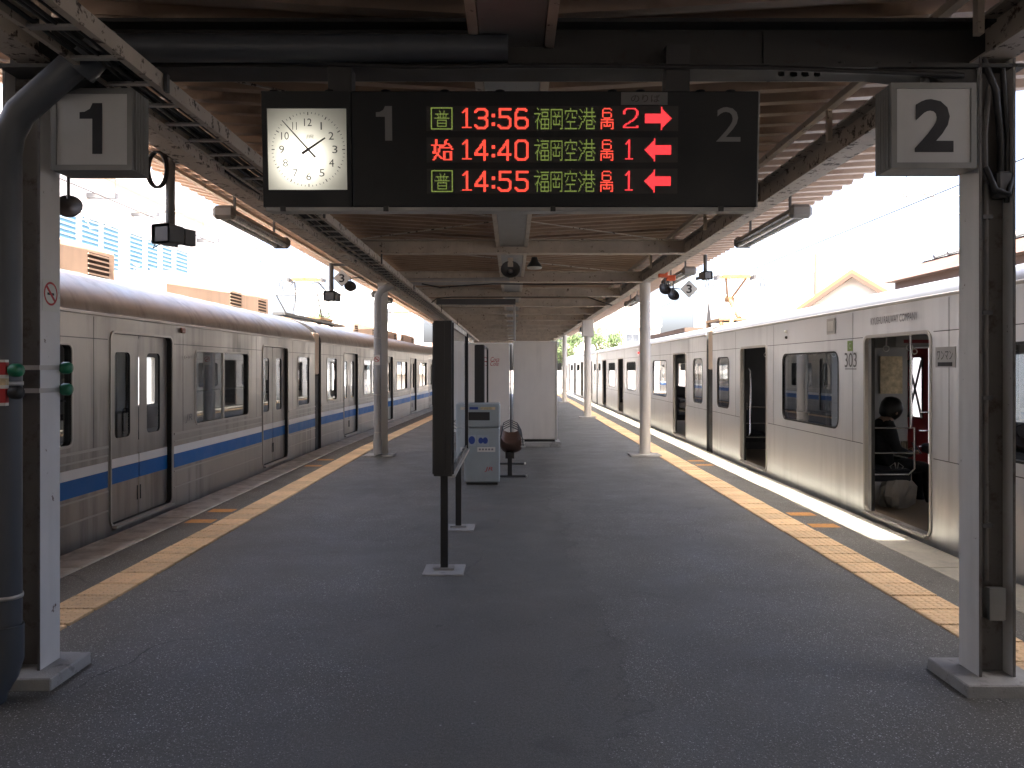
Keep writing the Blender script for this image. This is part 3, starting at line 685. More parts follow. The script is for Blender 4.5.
# dot-matrix writing: strokes on a dot grid, every dot a small lit square
ST = {
 '普': [[(5,0),(6,2)],[(10,0),(9,2)],[(1,3),(14,3)],[(6,3),(6,7)],[(9,3),(9,7)],[(3,4),(4,6)],[(12,4),(11,6)],[(0,7),(15,7)],[(3,9),(12,9),(12,15),(3,15),(3,9)],[(3,12),(12,12)]],
 '始': [[(3,0),(2,7),(1,10)],[(0,4),(7,4)],[(6,4),(5,9),(1,15)],[(2,9),(7,14)],[(11,0),(8,6),(14,6)],[(12,3),(15,7)],[(9,9),(14,9),(14,15),(9,15),(9,9)]],
 '福': [[(3,0),(4,1)],[(0,4),(6,4),(1,10)],[(3,8),(3,15)],[(4,8),(6,10)],[(7,1),(15,1)],[(8,3),(14,3),(14,6),(8,6),(8,3)],[(7,8),(15,8),(15,15),(7,15),(7,8)],[(7,12),(15,12)],[(11,8),(11,15)]],
 '岡': [[(1,15),(1,1),(14,1),(14,15),(12,15)],[(5,3),(6,5)],[(10,3),(9,5)],[(3,6),(12,6)],[(7,7),(7,12)],[(4,9),(4,12),(11,12),(11,9)]],
 '空': [[(7,0),(7,2)],[(1,4),(1,2),(14,2),(14,4)],[(5,4),(4,6),(2,8)],[(9,4),(9,7),(13,7)],[(3,10),(12,10)],[(7,10),(7,15)],[(1,15),(14,15)]],
 '港': [[(1,1),(3,3)],[(0,6),(2,8)],[(0,15),(3,10)],[(7,0),(7,6)],[(12,0),(12,6)],[(5,3),(14,3)],[(4,6),(15,6)],[(6,7),(4,10)],[(12,7),(15,10)],[(7,9),(12,9),(12,12),(7,12)],[(7,9),(7,15),(14,15),(14,13)]],
 '両': [[(0,0),(8,0)],[(0,7),(0,2),(8,2),(8,7),(7,7)],[(4,0),(4,5)],[(2,4),(2,5),(6,5),(6,4)]],
 'b6': [[(7,1),(6,0),(2,0),(1,1),(1,6),(2,7),(6,7),(7,6),(7,4),(6,3),(2,3)]],
 '1': [[(1,3),(4,0)],[(4,0),(4,15)],[(1,15),(7,15)]],
 '2': [[(0,4),(0,2),(2,0),(8,0),(10,2),(10,5),(8,8),(0,14)],[(0,15),(10,15)],[(10,14),(10,15)]],
 '3': [[(0,2),(2,0),(7,0),(9,2),(9,5),(7,7),(3,7)],[(7,7),(9,9),(9,13),(7,15),(2,15),(0,13)]],
 '4': [[(7,15),(7,0),(0,10),(0,11),(9,11)]],
 '5': [[(9,0),(1,0),(1,6),(7,6),(9,8),(9,13),(7,15),(2,15),(0,13)]],
 '6': [[(8,1),(7,0),(2,0),(0,3),(0,13),(2,15),(7,15),(9,13),(9,9),(7,7),(2,7),(0,9)]],
 '0': [[(2,0),(7,0),(9,2),(9,13),(7,15),(2,15),(0,13),(0,2),(2,0)]],
}
def rast(strokes, thick):
    S = set()
    for st_ in strokes:
        for (xa, ya), (xb, yb) in zip(st_[:-1], st_[1:]):
            n = max(abs(xb-xa), abs(yb-ya), 1)
            for i in range(n+1):
                x = round(xa+(xb-xa)*i/n); y = round(ya+(yb-ya)*i/n)
                S.add((x, y))
                if thick: S.add((x+1, y))
                if thick == 2: S.add((x, y+1)); S.add((x+1, y+1))
    return S
def glyph(ch, px0, px1, py0, py1, gw, gh, thick, m, name='led_glyph'):
    S = rast(ST[ch], thick); q = MB(); dx = (bxp(px1)-bxp(px0))/gw; dz = (bzp(py0)-bzp(py1))/gh; X0, Z1 = bl(px0, py0)
    for x, y in S:
        a, c = X0 + x*dx, Z1 - y*dz; q.poly([(a+dx*.03, -.0025, c-dz*.97), (a+dx*.97, -.0025, c-dz*.97), (a+dx*.97, -.0025, c-dz*.03), (a+dx*.03, -.0025, c-dz*.03)])
    return q.build(name, m, brd)
def arrow(right, px0, px1, yc):
    q = MB(); n = 20; X0, Zc = bl(px0, yc); dx = (bxp(px1)-bxp(px0))/n; dz = dx
    for i in range(n):
        u = i if right else n-1-i
        half = 3 if u < 12 else max(0, int(round((n-1-u)*1.08)))
        for j in range(-half, half+1):
            a, c = X0+i*dx, Zc+j*dz; q.poly([(a+dx*.02, -.0025, c-dz*.49), (a+dx*.98, -.0025, c-dz*.49), (a+dx*.98, -.0025, c+dz*.49), (a+dx*.02, -.0025, c+dz*.49)])
    return q.build('led_arrow', M_PINK_LED, brd)
rows = [(109.5, '普', '1356', '2', True), (140.2, '始', '1440', '1', False), (170.8, '普', '1455', '1', False)]
for y0, k, t4, tr_, ar in rows:
    y1 = y0 + 21.5
    X0, Z1 = bl(427, y0-1.5); X1, Z0 = bl(677, y1+1.5)
    q = MB(); q.poly([(X0, -.001, Z0), (X1, -.001, Z0), (X1, -.001, Z1), (X0, -.001, Z1)]); q.build('led_bed', M_LEDBED, brd)
    if k == '普':
        glyph(k, 434.8, 450, y0+3, y1-2.6, 16, 16, 0, M_GRN_LED)
        q = MB(); A0, B1 = bl(431.5, y0); A1, B0 = bl(453, y1); t_ = .0052
        for a, bb, c, d_ in ((A0, A1, B1-t_, B1), (A0, A1, B0, B0+t_), (A0, A0+t_, B0+t_, B1-t_), (A1-t_, A1, B0+t_, B1-t_)): q.poly([(a, -.0025, c), (bb, -.0025, c), (bb, -.0025, d_), (a, -.0025, d_)])
        q.build('led_frame', M_GRN_LED, brd)
    else: glyph(k, 431.5, 452.5, y0+.3, y1-.6, 16, 16, 1, M_RED_LED)
    for ch, px in zip(t4, (460, 474.5, 497.5, 514.5)):
        glyph(ch, px if ch != '1' else px+1, px+14 if ch != '1' else px+12, y0+.6, y1-.2, 11 if ch != '1' else 9, 17, 2 if ch != '1' else 1, M_RED_LED)
    q = MB()
    for py in (y0+6.2, y0+14.6):
        a, c = bl(491.8, py); a2, c2 = bl(495.2, py+3.4); q.poly([(a, -.0025, c2), (a2, -.0025, c2), (a2, -.0025, c), (a, -.0025, c)])
    q.build('led_colon', M_RED_LED, brd)
    for ch, (a, bb) in zip('福岡空港', ((534, 548.8), (549.5, 563), (563.5, 577.5), (578, 595))): glyph(ch, a, bb, y0+.2, y1-.2, 16, 16, 0, M_GRN_LED)
    glyph('b6', 600, 612.5, y0+.6, y0+11, 9, 8, 0, M_RED_LED); glyph('両', 600, 612.8, y0+11.4, y1-.2, 9, 8, 0, M_RED_LED)
    glyph(tr_, 622 if tr_ == '2' else 623.5, 637.5 if tr_ == '2' else 632.5, y0+.6, y1-.2, 12 if tr_ == '2' else 9, 17, 1, M_PINK_LED)
    arrow(ar, 643.8, 670.3, (y0+y1)/2)

# ------------------------------------------------------------------ train cars
def rrect(y0, y1, z0, z1, r, n=4):
    out = []
    for cy, cz, a0 in ((y1-r, z1-r, 0), (y0+r, z1-r, 90), (y0+r, z0+r, 180), (y1-r, z0+r, 270)):
        for k in range(n+1):
            a = R(a0 + 90*k/n); out.append((cy + r*math.cos(a), cz + r*math.sin(a)))
    return out
def wall_mesh(name, y0, y1, z0, z1, holes, x, dirn, thick, mats, parent, mi_rev=0):
    """flat side wall at x with rounded openings; dirn = which way the reveals go in"""
    bm = bmesh.new()
    def loop(pts):
        vs = [bm.verts.new((x, y, z)) for y, z in pts]
        return vs, [bm.edges.new((vs[i], vs[(i+1) % len(vs)])) for i in range(len(vs))]
    # cut into strips so that each strip has few holes and clean triangles
    cuts = sorted(holes, key=lambda h: h[0]); ys_ = [y0]
    for a, b in zip(cuts[:-1], cuts[1:]): ys_.append((a[1]+b[0])/2)
    ys_.append(y1)
    for i in range(len(ys_)-1):
        bm2 = bmesh.new(); es = []
        for pts in ([(ys_[i], z0), (ys_[i+1], z0), (ys_[i+1], z1), (ys_[i], z1)], rrect(*cuts[i]) if cuts else None):
            if pts is None: continue
            vs = [bm2.verts.new((x, y, z)) for y, z in pts]; es += [bm2.edges.new((vs[k], vs[(k+1) % len(vs)])) for k in range(len(vs))]
        bmesh.ops.triangle_fill(bm2, use_beauty=True, use_dissolve=False, edges=es, normal=(-dirn, 0, 0))
        m_ = bpy.data.meshes.new('tmp'); bm2.to_mesh(m_); bm2.free(); bm.from_mesh(m_); bpy.data.meshes.remove(m_)
    for h in cuts:
        pts = rrect(*h); A = [bm.verts.new((x, y, z)) for y, z in pts]; B = [bm.verts.new((x+dirn*thick, y, z)) for y, z in pts]
        for i in range(len(pts)):
            j = (i+1) % len(pts); f = bm.faces.new((A[i], A[j], B[j], B[i])); f.material_index = mi_rev
    me = bpy.data.meshes.new(name); bm.to_mesh(me); bm.free()
    for m in mats: me.materials.append(m)
    return link(name, me, parent)
def ring(q, y0, y1, z0, z1, r, w, xa, xb, mi=0):         # rounded frame band around an opening
    O = rrect(y0-w, y1+w, z0-w, z1+w, r+w); I = rrect(y0, y1, z0, z1, r); n = len(O)
    V = [(xa, y, z) for y, z in O] + [(xa, y, z) for y, z in I] + [(xb, y, z) for y, z in O] + [(xb, y, z) for y, z in I]
    fs = []
    for i in range(n):
        j = (i+1) % n; fs += [(i, j, n+j, n+i), (i, 2*n+i, 2*n+j, j), (n+i, n+j, 3*n+j, 3*n+i), (2*n+i, 3*n+i, 3*n+j, 2*n+j)]
    q.faces(V, fs, mi)
WK = {'L': 2.84, 'R': 2.66}; W = WK['L']
def roof_profile(kind, s):
    pr = []; W = WK[kind]
    if kind == 'L':
        for k in range(11):
            a = R(9*k); pr.append((1.0 - math.cos(a)*1.0, 1.98 + .50*math.sin(a)))
        pr.append((W/2, 2.505)); 
    else:
        for k in range(9):
            a = R(90*k/8); pr.append((.5 - math.cos(a)*.5, 2.114 + .20*math.sin(a)))
        pr.append((.95, 2.375)); pr.append((W/2, 2.40))
    full = pr + [(W-w, z) for w, z in pr[-2::-1]]
    return [(s*w, z) for w, z in full]

def make_car(kind, s, label, L, pitch, first, detail, loc, rz, near_start, open_doors, group):
    """origin: platform-side wall line at floor-reference level 0; +y along the train; s*x goes into the car"""
    car = thing('train_car', label, 'train car', loc, rz, group)
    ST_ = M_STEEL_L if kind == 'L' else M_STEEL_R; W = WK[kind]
    ztop = 1.98 if kind == 'L' else 2.114
    dz0, dz1 = (.06, 1.82) if kind == 'L' else (.058, 1.80)
    dw = .65 if kind == 'L' else .63
    cs = [first + k*pitch for k in range(4)]
    doors = [(c-dw, c+dw) for c in cs]
    # windows: one between each pair of doors, a small one at each end
    if kind == 'L':
        wz0, wz1 = .86, 1.69; wins = [((cs[i]+cs[i+1])/2-.92, (cs[i]+cs[i+1])/2+.92) for i in range(3)]
        small = [(.44, 1.18), (L-1.18, L-.44)]; rw = .05
    else:
        wz0, wz1 = .84, 1.67; wins = [((cs[i]+cs[i+1])/2-.90, (cs[i]+cs[i+1])/2+.90) for i in range(3)]
        small = [(.34, 1.08), (L-1.08, L-.34)]; rw = .10
    holes = [(a, b, dz0, dz1, .06 if kind == 'L' else .05) for a, b in doors] + [(a, b, wz0, wz1, rw) for a, b in wins + small]
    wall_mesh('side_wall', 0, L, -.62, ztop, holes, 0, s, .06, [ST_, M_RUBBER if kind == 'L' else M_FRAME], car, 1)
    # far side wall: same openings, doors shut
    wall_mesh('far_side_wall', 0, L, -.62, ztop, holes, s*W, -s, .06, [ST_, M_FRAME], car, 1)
    if detail: wall_mesh('inner_lining', .06, L-.06, .05, 1.98, [(a-.02, b+.02, c-.01 if c < .1 else c-.02, d+.02, e) for a, b, c, d, e in holes], s*(W-.075), -s, .001, [M_INT], car, 0)
    pr = roof_profile(kind, s); q = MB(); n = len(pr)
    q.faces([(x, 0, z) for x, z in pr] + [(x, L, z) for x, z in pr], [(i, i+1, n+i+1, n+i) for i in range(n-1)], 0, True)
    rf = q.build('roof', ST_ if kind == 'L' else M_ROOF_R, car)
    if kind == 'L':     # ribs across the crown catch the light
        for k in range(int(L/.6)):
            q = MB(); y = .3 + k*.6
            V = [(x*1.0, z+.006) for x, z in pr if .35 < s*x < W-.35]; m_ = len(V)
            q.faces([(x, y-.05, z) for x, z in V] + [(x, y+.05, z) for x, z in V], [(i, i+1, m_+i+1, m_+i) for i in range(m_-1)], 0, True)
            q.build('roof_rib', ST_, rf)
    # gutter bead
    q = MB(); q.box(-s*.012, s*.02, .0, L, ztop-.018, ztop+.012, b=.005); q.build('rain_gutter', M_FRAME, car)
    # end walls coloured dark for the shade between the cars
    for y in (0.0, L):
        q = MB(); V = [(0, -.62)] + pr + [(s*W, -.62)]; m_ = []
        q.poly([(x, y, z) for x, z in V]); q.build('end_wall', M_DGREY, car)
    # gangway bellows reaching towards the next car
    q = MB()
    for k in range(4):
        y0 = L + .008 + k*.046; q.box(s*.62, s*(W-.62), y0, y0+.034, -.1, 2.0)
    q.build('gangway_bellows', M_RUBBER, car)
    bx('gangway_sunlit_part', M_GANG, car, s*.012, s*(W-.012), L+.012, L+.37, 1.38 if kind == 'L' else 1.47, ztop+.18 if kind == 'L' else ztop+.08, .02)  # upper part coloured as if the sun reached it
    bx('gangway_shaded_part', M_RUBBER, car, s*.02, s*(W-.02), L+.015, L+.365, -.5, 1.376 if kind == 'L' else 1.466, .02)  # black lower part stands for shade in the gap
    # floor, ceiling, underframe
    bx('floor', M_INTF, car, s*.07, s*(W-.07), .05, L-.05, -.02, .05)
    bx('ceiling', M_INT, car, s*.3, s*(W-.3), .05, L-.05, 1.99, 2.03)
    bx('underframe', M_DGREY, car, s*.25, s*(W-.25), .6, L-.6, -.95, -.55)
    # body seams and beads on the platform side
    def bead(z, h, m, pr_=.004, nm='body_bead'):
        segs = []; y = 0
        for a, b in doors: segs.append((y, a-.055)); y = b+.055
        segs.append((y, L)); q = MB()
        for a, b in segs:
            if b-a > .05: q.box(-s*pr_, s*.001, a+.004, b-.004, z, z+h)
        return q.build(nm, m, car)
    if kind == 'L':
        bead(.652-.084, .084, M_WBAND, .0025, 'white_band'); bead(.42, .148, M_BLUE, .003, 'blue_band')
        bead(.775, .022, M_FRAME, .010); bead(.70, .014, M_FRAME, .006); bead(.375, .014, M_FRAME, .008); bead(.20, .014, M_FRAME, .007); bead(1.755, .008, M_DGREY, .001, 'panel_seam')
    else:
        bead(.722, .007, M_DGREY, .0012, 'panel_seam'); bead(1.808, .007, M_DGREY, .0012, 'panel_seam'); bead(-.05, .010, M_FRAME, .004)
    # vertical panel seams
    q = MB()
    for a, b in doors:
        for y in (a-.30, b+.30): q.box(-s*.0012, s*.001, y-.003, y+.003, .73 if kind == 'R' else .80, ztop-.03)
    q.build('panel_seam', M_DGREY, car)
    # windows: frame > pane
    for j, (a, b) in enumerate(wins + small):
        q = MB()
        if kind == 'L':
            ring(q, a, b, wz0, wz1, rw, .022, -s*.008, s*.004)
            if j < 3: q.box(s*.005, s*.035, (a+b)/2-.022, (a+b)/2+.022, wz0, wz1)
            fr = q.build('window', M_FRAME, car)
        else:
            ring(q, a+.0, b, wz0, wz1, rw, .018, -s*.004, s*.02); fr = q.build('window', M_RUBBER, car)
        gm = M_GLASS if kind == 'L' else M_GLASSD
        if kind == 'L' and j < 3:
            for u, (p0, p1) in enumerate(((a, (a+b)/2), ((a+b)/2, b))):
                q = MB(); X = s*(.018 + .012*u); q.poly([(X, p0, wz0), (X, p1, wz0), (X, p1, wz1), (X, p0, wz1)]); q.build('pane', gm, fr)
            q = MB(); q.box(s*.036, s*.05, a+.02, b-.02, wz0+.36, wz0+.38); q.build('window_bar', M_DGREY, fr)
        else:
            q = MB(); X = s*.012; q.poly([(X, a, wz0), (X, b, wz0), (X, b, wz1), (X, a, wz1)]); q.build('pane', gm, fr)
            if kind == 'R' and j < 3:
                q = MB(); q.box(s*.02, s*.05, a+.36, a+.40, wz0, wz1); q.build('mullion', M_GREY, fr)
        # far side
        q = MB(); X = s*(W-.02); q.poly([(X, a, wz0), (X, b, wz0), (X, b, wz1), (X, a, wz1)]); q.build('far_window_pane', M_CASE, car)
    # doors
    for j, (a, b) in enumerate(doors):
        q = MB(); ring(q, a, b, dz0, dz1, .06, .022 if kind == 'L' else .03, -s*.010, s*.004); q.build('door_frame', M_FRAME, car)
        q = MB(); q.box(-s*.045, s*.05, a+.02, b-.02, dz0-.035, dz0-.006, b=.004); q.build('door_sill', M_FRAME, car)
        c = (a+b)/2
        for e, (p0, p1) in enumerate(((a, c-.007), (c+.007, b))):
            if not open_doors:
                d = wall_mesh('door', p0, p1, dz0-.01, dz1+.01, [(p0+.17, p1-.17, .84, 1.65, .05)], s*.05, s, .02, [ST_, M_RUBBER], car, 1)
                q = MB(); q.poly([(s*.06, p0+.15, .82), (s*.06, p1-.15, .82), (s*.06, p1-.15, 1.67), (s*.06, p0+.15, 1.67)]); q.build('door_pane', M_GLASS, d)
                q = MB(); q.box(s*.046, s*.051, p0+.002, p1-.002, .652-.084, .652, 0); q.build('white_band', M_WBAND, d)
                q = MB(); q.box(s*.0455, s*.051, p0+.002, p1-.002, .42, .566, 0); q.build('blue_band', M_BLUE, d)
                q = MB(); q.box(s*.043, s*.051, (p1-.03 if e == 0 else p0+.02), (p1-.02 if e == 0 else p0+.03), .20, .34); q.build('door_pull', M_DGREY, d)
            # far side door leaf, red inside
            fd = wall_mesh('far_door', p0, p1, dz0-.01, dz1+.01, [(p0+.15, p1-.15, .75, 1.66, .05)], s*(W-.035), -s, .03, [M_RED if kind == 'R' else M_INT, M_RUBBER], car, 1)
            q = MB(); q.poly([(s*(W-.03), p0+.13, .73), (s*(W-.03), p1-.13, .73), (s*(W-.03), p1-.13, 1.68), (s*(W-.03), p0+.13, 1.68)]); q.build('door_pane', M_CASE, fd)
        if open_doors:   # edge of the leaf standing in its pocket
            q = MB(); q.box(s*.03, s*.055, b-.07, b+.5, dz0, dz1); q.box(s*.028, s*.058, b-.085, b-.07, dz0, dz1, 1); q.build('open_door_leaf', [M_GREY, M_RUBBER], car)
            q = MB(); q.box(s*.03, s*.055, a-.5, a+.02, dz0, dz1); q.build('open_door_leaf', M_GREY, car)
    # interior: benches and grab rails
    edges_ = [0.1] + [v for d in doors for v in d] + [L-.1]
    for k in range(0, len(edges_), 2):
        a, b = edges_[k]+.14, edges_[k+1]-.14
        if b - a < .5: continue
        for X0, X1, Xb in ((.07, .55, .07), (W-.55, W-.07, W-.16)):
            q = MB(); q.box(s*X0, s*X1, a, b, .32, .45, b=.02); q.box(s*Xb, s*(Xb+.09), a, b, .45, .84, b=.02); q.build('bench', M_SEAT, car)
            if detail:
                for y in (a-.02, b+.02):
                    xa, xb = (.09, .56) if X0 < 1 else (W-.56, W-.09)
                    q = MB(); q.tube([(s*xb, y, .16), (s*xb, y, 1.99)] if X0 > 1 else [(s*.52, y, .88), (s*.52, y, 1.99)], .014, 6)
                    q.tube([(s*xa, y, .88), (s*xb, y, .88)], .011, 6); q.tube([(s*xa, y, .62), (s*xb, y, .62)], .011, 6)
                    q.tube([(s*xa, y, .40), (s*(xb-.06), y, .40), (s*xb, y, .46), (s*xb, y, .88)], .011, 6); q.build('grab_rail', M_CHROME, car)
    if detail:
        for X in (.75, W-.75):
            q = MB(); q.tube([(s*X, .2, 1.93), (s*X, L-.2, 1.93)], .012, 6); q.build('strap_rail', M_CHROME, car)
            for k in range(int(L/.55)):
                y = .4 + k*.55; q = MB(); q.box(s*X-.008, s*X+.008, y-.004, y+.004, 1.76, 1.92)
                pts = [(s*X+.035*math.cos(t*math.pi/5), y, 1.725+.035*math.sin(t*math.pi/5)) for t in range(11)]; q.tube(pts, .006, 5, caps=False); q.build('hanging_strap', M_LABEL, car)
        for y, xx in ((9.3, 1.0), (12.3, 1.0), (5.2, 1.0)):
            q = MB(); q.box(s*.35, s*.55, y, y+1.3, 1.86, 1.98); q.build('air_duct', M_INT, car)
    return car, doors, wins, small

def panto(parent, x, y, z0, z1, single, s):
    q = MB(); dx = .62
    # insulated base
    for a in (-.45, .45):
        for b_ in (-.55, .55): q.lathe([(.03, 0), (.055, .03), (.03, .06), (.055, .09), (.03, .12), (.03, .16)], Matrix.Translation((x+a, y+b_, z0)), 8)
    q.box(x-.5, x+.5, y-.6, y+.6, z0+.16, z0+.21); q.box(x-.42, x+.42, y-.5, y+.5, z0+.155, z0+.215)
    q.build('pantograph_base', M_PANTO, parent)
    q = MB(); zb = z0+.22; zm = zb + (z1-zb)*.52
    if single:
        q.tube([(x, y-.35, zb), (x, y+.45, zm)], .05, 8); q.lathe([(0, -.09), (.075, -.09), (.075, .09), (0, .09)], Matrix.Translation((x, y+.45, zm)) @ Matrix.Rotation(R(90), 4, 'Y'), 10)
        q.tube([(x-.04, y+.45, zm), (x-.22, y-.1, z1-.05)], .022, 6); q.tube([(x+.04, y+.45, zm), (x+.22, y-.1, z1-.05)], .022, 6); q.tube([(x+.08, y-.2, zb), (x+.08, y+.40, zm-.05)], .014, 6)
    else:
        for e in (-1, 1):
            q.tube([(x+.4*e, y-.1, zb), (x+.48*e, y-.75, zm), (x+.28*e, y, z1-.05)], .018, 6); q.tube([(x+.4*e, y+.1, zb), (x+.48*e, y+.75, zm), (x+.28*e, y, z1-.05)], .018, 6)
        q.tube([(x-.48, y-.75, zm), (x+.48, y-.75, zm)], .014, 6); q.tube([(x-.48, y+.75, zm), (x+.48, y+.75, zm)], .014, 6)
        q.tube([(x-.48, y-.75, zm), (x+.28, y, z1-.05)], .010, 6)
    q.build('pantograph_arm', M_PANTO if single else M_DGREY, parent)
    q = MB()
    for e in (-.13, .13):
        q.box(x-.30, x+.30, y+e-.03, y+e+.03, z1-.03, z1+.025, 0); 
    q.build('contact_strip', M_CARBON, parent)
    for f in (-1, 1):
      q = MB()
      for e in (-.13, .13):
        q.tube([(x+f*.30, y+e, z1), (x+f*.5, y+e, z1), (x+f*.6, y+e, z1-.06), (x+f*dx, y+e, z1-.22)], .012, 6)
      q.box(x+f*.40-.03, x+f*.40+.03, y-.16, y+.16, z1-.06, z1+.03)
      q.build('pantograph_horn', M_DGREY, parent)

def ac_unit(parent, s, y0, y1, big=True):
    xa, xb = s*.64, s*(W-.64); zt = 2.75 if big else 2.70; zb = 2.30; q = MB(); i = s*.04
    V = [(xa, y0, zb), (xb, y0, zb), (xb, y1, zb), (xa, y1, zb), (xa+i, y0+.30, zt), (xb-i, y0+.30, zt), (xb-i, y1-.03, zt), (xa+i, y1-.03, zt),
         (xa, y0, zt-.20), (xb, y0, zt-.20), (xb, y1, zt-.03), (xa, y1, zt-.03)]
    q.faces(V, [(0,1,9,8),(1,2,10,9),(2,3,11,10),(3,0,8,11),(8,9,5,4),(9,10,6,5),(10,11,7,6),(11,8,4,7),(4,5,6,7)])
    u = q.build('air_conditioner', M_AC, parent)
    n = 2 if y1-y0 > 3 else 1
    spots = ((y1-.55, y1-.12),) + (((y1-1.9, y1-1.4),) if n == 2 and y0 > 12 else ()) if n == 2 else ((y1-.6, y1-.15), (y0+.15, y0+.55))
    for a, b in spots:
        q = MB(); X = xa - s*.004; q.box(X, X+s*.003, a, b, 2.44, zt-.07); 
        for k in range(5): q.box(X-s*.012, X-s*.001, a, b, 2.455+k*.050, 2.470+k*.050, 1)
        q.build('louvre', [M_LOUV, M_AC], u)

GL = 'cars of the blue-striped train'; GR = 'cars of the plain silver train'
LX, RX = -3.66, 3.60
PL = 4.45; L_L = 2.46*2 + 3*PL
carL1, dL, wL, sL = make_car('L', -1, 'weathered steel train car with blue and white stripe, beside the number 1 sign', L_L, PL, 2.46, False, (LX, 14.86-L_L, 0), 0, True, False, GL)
carL2 = copy_tree(carL1); carL2.location = (LX+.02, 15.25, 0); carL2.rotation_euler[2] = -math.atan(BEND)
carL2['label'] = 'weathered blue-striped steel train car coupled beyond the sunlit-beige gangway, behind the cream column'
carL3 = copy_tree(carL1); carL3.location = (LX+.02 + BEND*(L_L+.4), 15.25+L_L+.39, 0); carL3.rotation_euler[2] = -math.atan(BEND)
carL3['label'] = 'farthest weathered blue-striped steel train car, beyond the notice boards'
for y0, y1 in ((4.2, 8.65), (9.95, 14.1)): ac_unit(carL1, -1, y0-(14.86-L_L), y1-(14.86-L_L))
for y0, y1 in ((5.4, 8.4), (8.9, 11.9), (12.6, 15.6)): ac_unit(carL2, -1, y0, y1, False)
bx('roof_walkway', M_DGREY, carL2, -.75, -1.0, .2, 5.0, 2.53, 2.58)
panto(carL2, -1.42, 3.9, 2.48, 3.62, False, -1); panto(carL2, -1.42, 17.0, 2.48, 3.75, False, -1)
for y0, y1 in ((3.4, 6.4), (8.9, 11.9), (12.6, 15.6)): ac_unit(carL3, -1, y0, y1, False)
# near car: small fittings
q = MB(); q.box(.004, .03, 8.85-(14.86-L_L)-.04, 8.85-(14.86-L_L)+.06, 1.885, 1.945, b=.01); q.build('side_lamp', mat('lamp_red_brown', (.30, .13, .09), .4), carL1)
text('103', .22, .035, (.004, 9.0-(14.86-L_L), 1.62), 'L', M_LABEL, carL1, 'car_number')
text('JR', .20, .10, (.004, 9.05-(14.86-L_L), .93), 'L', M_INKG, carL1, 'emblem', shear=.2)

PR = 4.43; L_R1 = 2.41*2 + 3*PR
Y1 = 14.36 - L_R1
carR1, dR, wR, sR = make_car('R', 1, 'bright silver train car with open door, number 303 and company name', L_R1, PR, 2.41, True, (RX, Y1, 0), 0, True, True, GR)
PR2 = 4.66; L_R2 = 2.41*2 + 3*PR2
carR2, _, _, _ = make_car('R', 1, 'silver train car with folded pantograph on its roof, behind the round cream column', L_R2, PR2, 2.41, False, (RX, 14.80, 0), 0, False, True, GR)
carR3 = copy_tree(carR2); carR3.location.y = 14.80 + L_R2 + .45; carR3['label'] = 'silver train car with open doors farthest along the sunlit platform edge'
panto(carR2, 1.33, 2.9, 2.36, 3.52, True, 1)
q = MB(); q.box(1.15, 1.7, .5, 1.1, 2.38, 2.62, b=.02); q.build('roof_box', M_GANG, carR2)
q = MB(); q.tube([(1.0, 2.0, 2.42), (1.2, 2.5, 2.80), (1.25, 2.6, 2.82)], .045, 8); q.tube([(.8, 1.9, 2.42), (1.9, 2.2, 2.44)], .03, 6); q.build('roof_equipment', M_PANTO, carR2)
q = MB(); q.box(.5, 2.3, 4.2, 9.0, 2.36, 2.46); q.build('roof_walkway', M_BROWND, carR2)
yl = lambda y: y - Y1
text('KYUSHU RAILWAY COMPANY', .92, .072, (-.002, yl(7.56), 1.965), 'R', M_INKG, carR1, 'company_name')
text('303', .30, .155, (-.002, yl(8.50), 1.585), 'R', mat('number_grey', (.12, .12, .12), .5), carR1, 'car_number')
q = MB(); q.box(-.003, -.001, yl(8.36), yl(8.64), 1.485, 1.495); q.build('number_underline', MATS['number_grey'], carR1)
q = MB(); q.box(-.003, -.001, yl(8.45), yl(8.58), 1.68, 1.79); lf = q.build('green_sticker', M_GREENLEAF, carR1)
text('C', .05, .06, (-.004, yl(8.515), 1.735), 'R', M_LABEL, lf, 'sticker_mark')
q = MB(); q.box(-.006, -.001, yl(6.49), yl(6.79), 1.505, 1.675); op = q.build('driver_only_plate', mat('plate_silver', (.36, .36, .355), .4, .3), carR1)
text('ワンマン', .24, .075, (-.007, yl(6.64), 1.605), 'R', M_INK, op, 'lettering')
q = MB(); q.box(-.008, -.006, yl(6.53), yl(6.75), 1.515, 1.548); q.build('plate_bar', M_INK, op)
q = MB(); q.box(-.014, -.0015, yl(8.90), yl(9.12), 1.88, 2.06, b=.006); sl = q.build('side_lamp', M_FRAME, carR1)
q = MB(); q.box(-.018, -.0145, yl(8.94), yl(9.08), 1.915, 2.025, b=.002); q.build('lamp_lens', M_LABEL, sl)
for y, z in ((10.5, 1.98), (10.48, 1.90)):
    q = MB(); q.lathe([(.02, 0), (.016, .02), (0, .022)], Matrix.Translation((-.001, yl(y), z)) @ Matrix.Rotation(R(-90), 4, 'Y'), 10); q.build('door_lamp', M_RUBBER if z < 1.95 else M_LABEL, carR1)
q = MB(); q.lathe([(.03, 0), (.026, .03), (0, .034)], Matrix.Translation((-.001, 7.9, 1.93)) @ Matrix.Rotation(R(-90), 4, 'Y'), 10); q.build('door_lamp', emis('door_lamp_red', (1, .03, .02), .35), carR2)
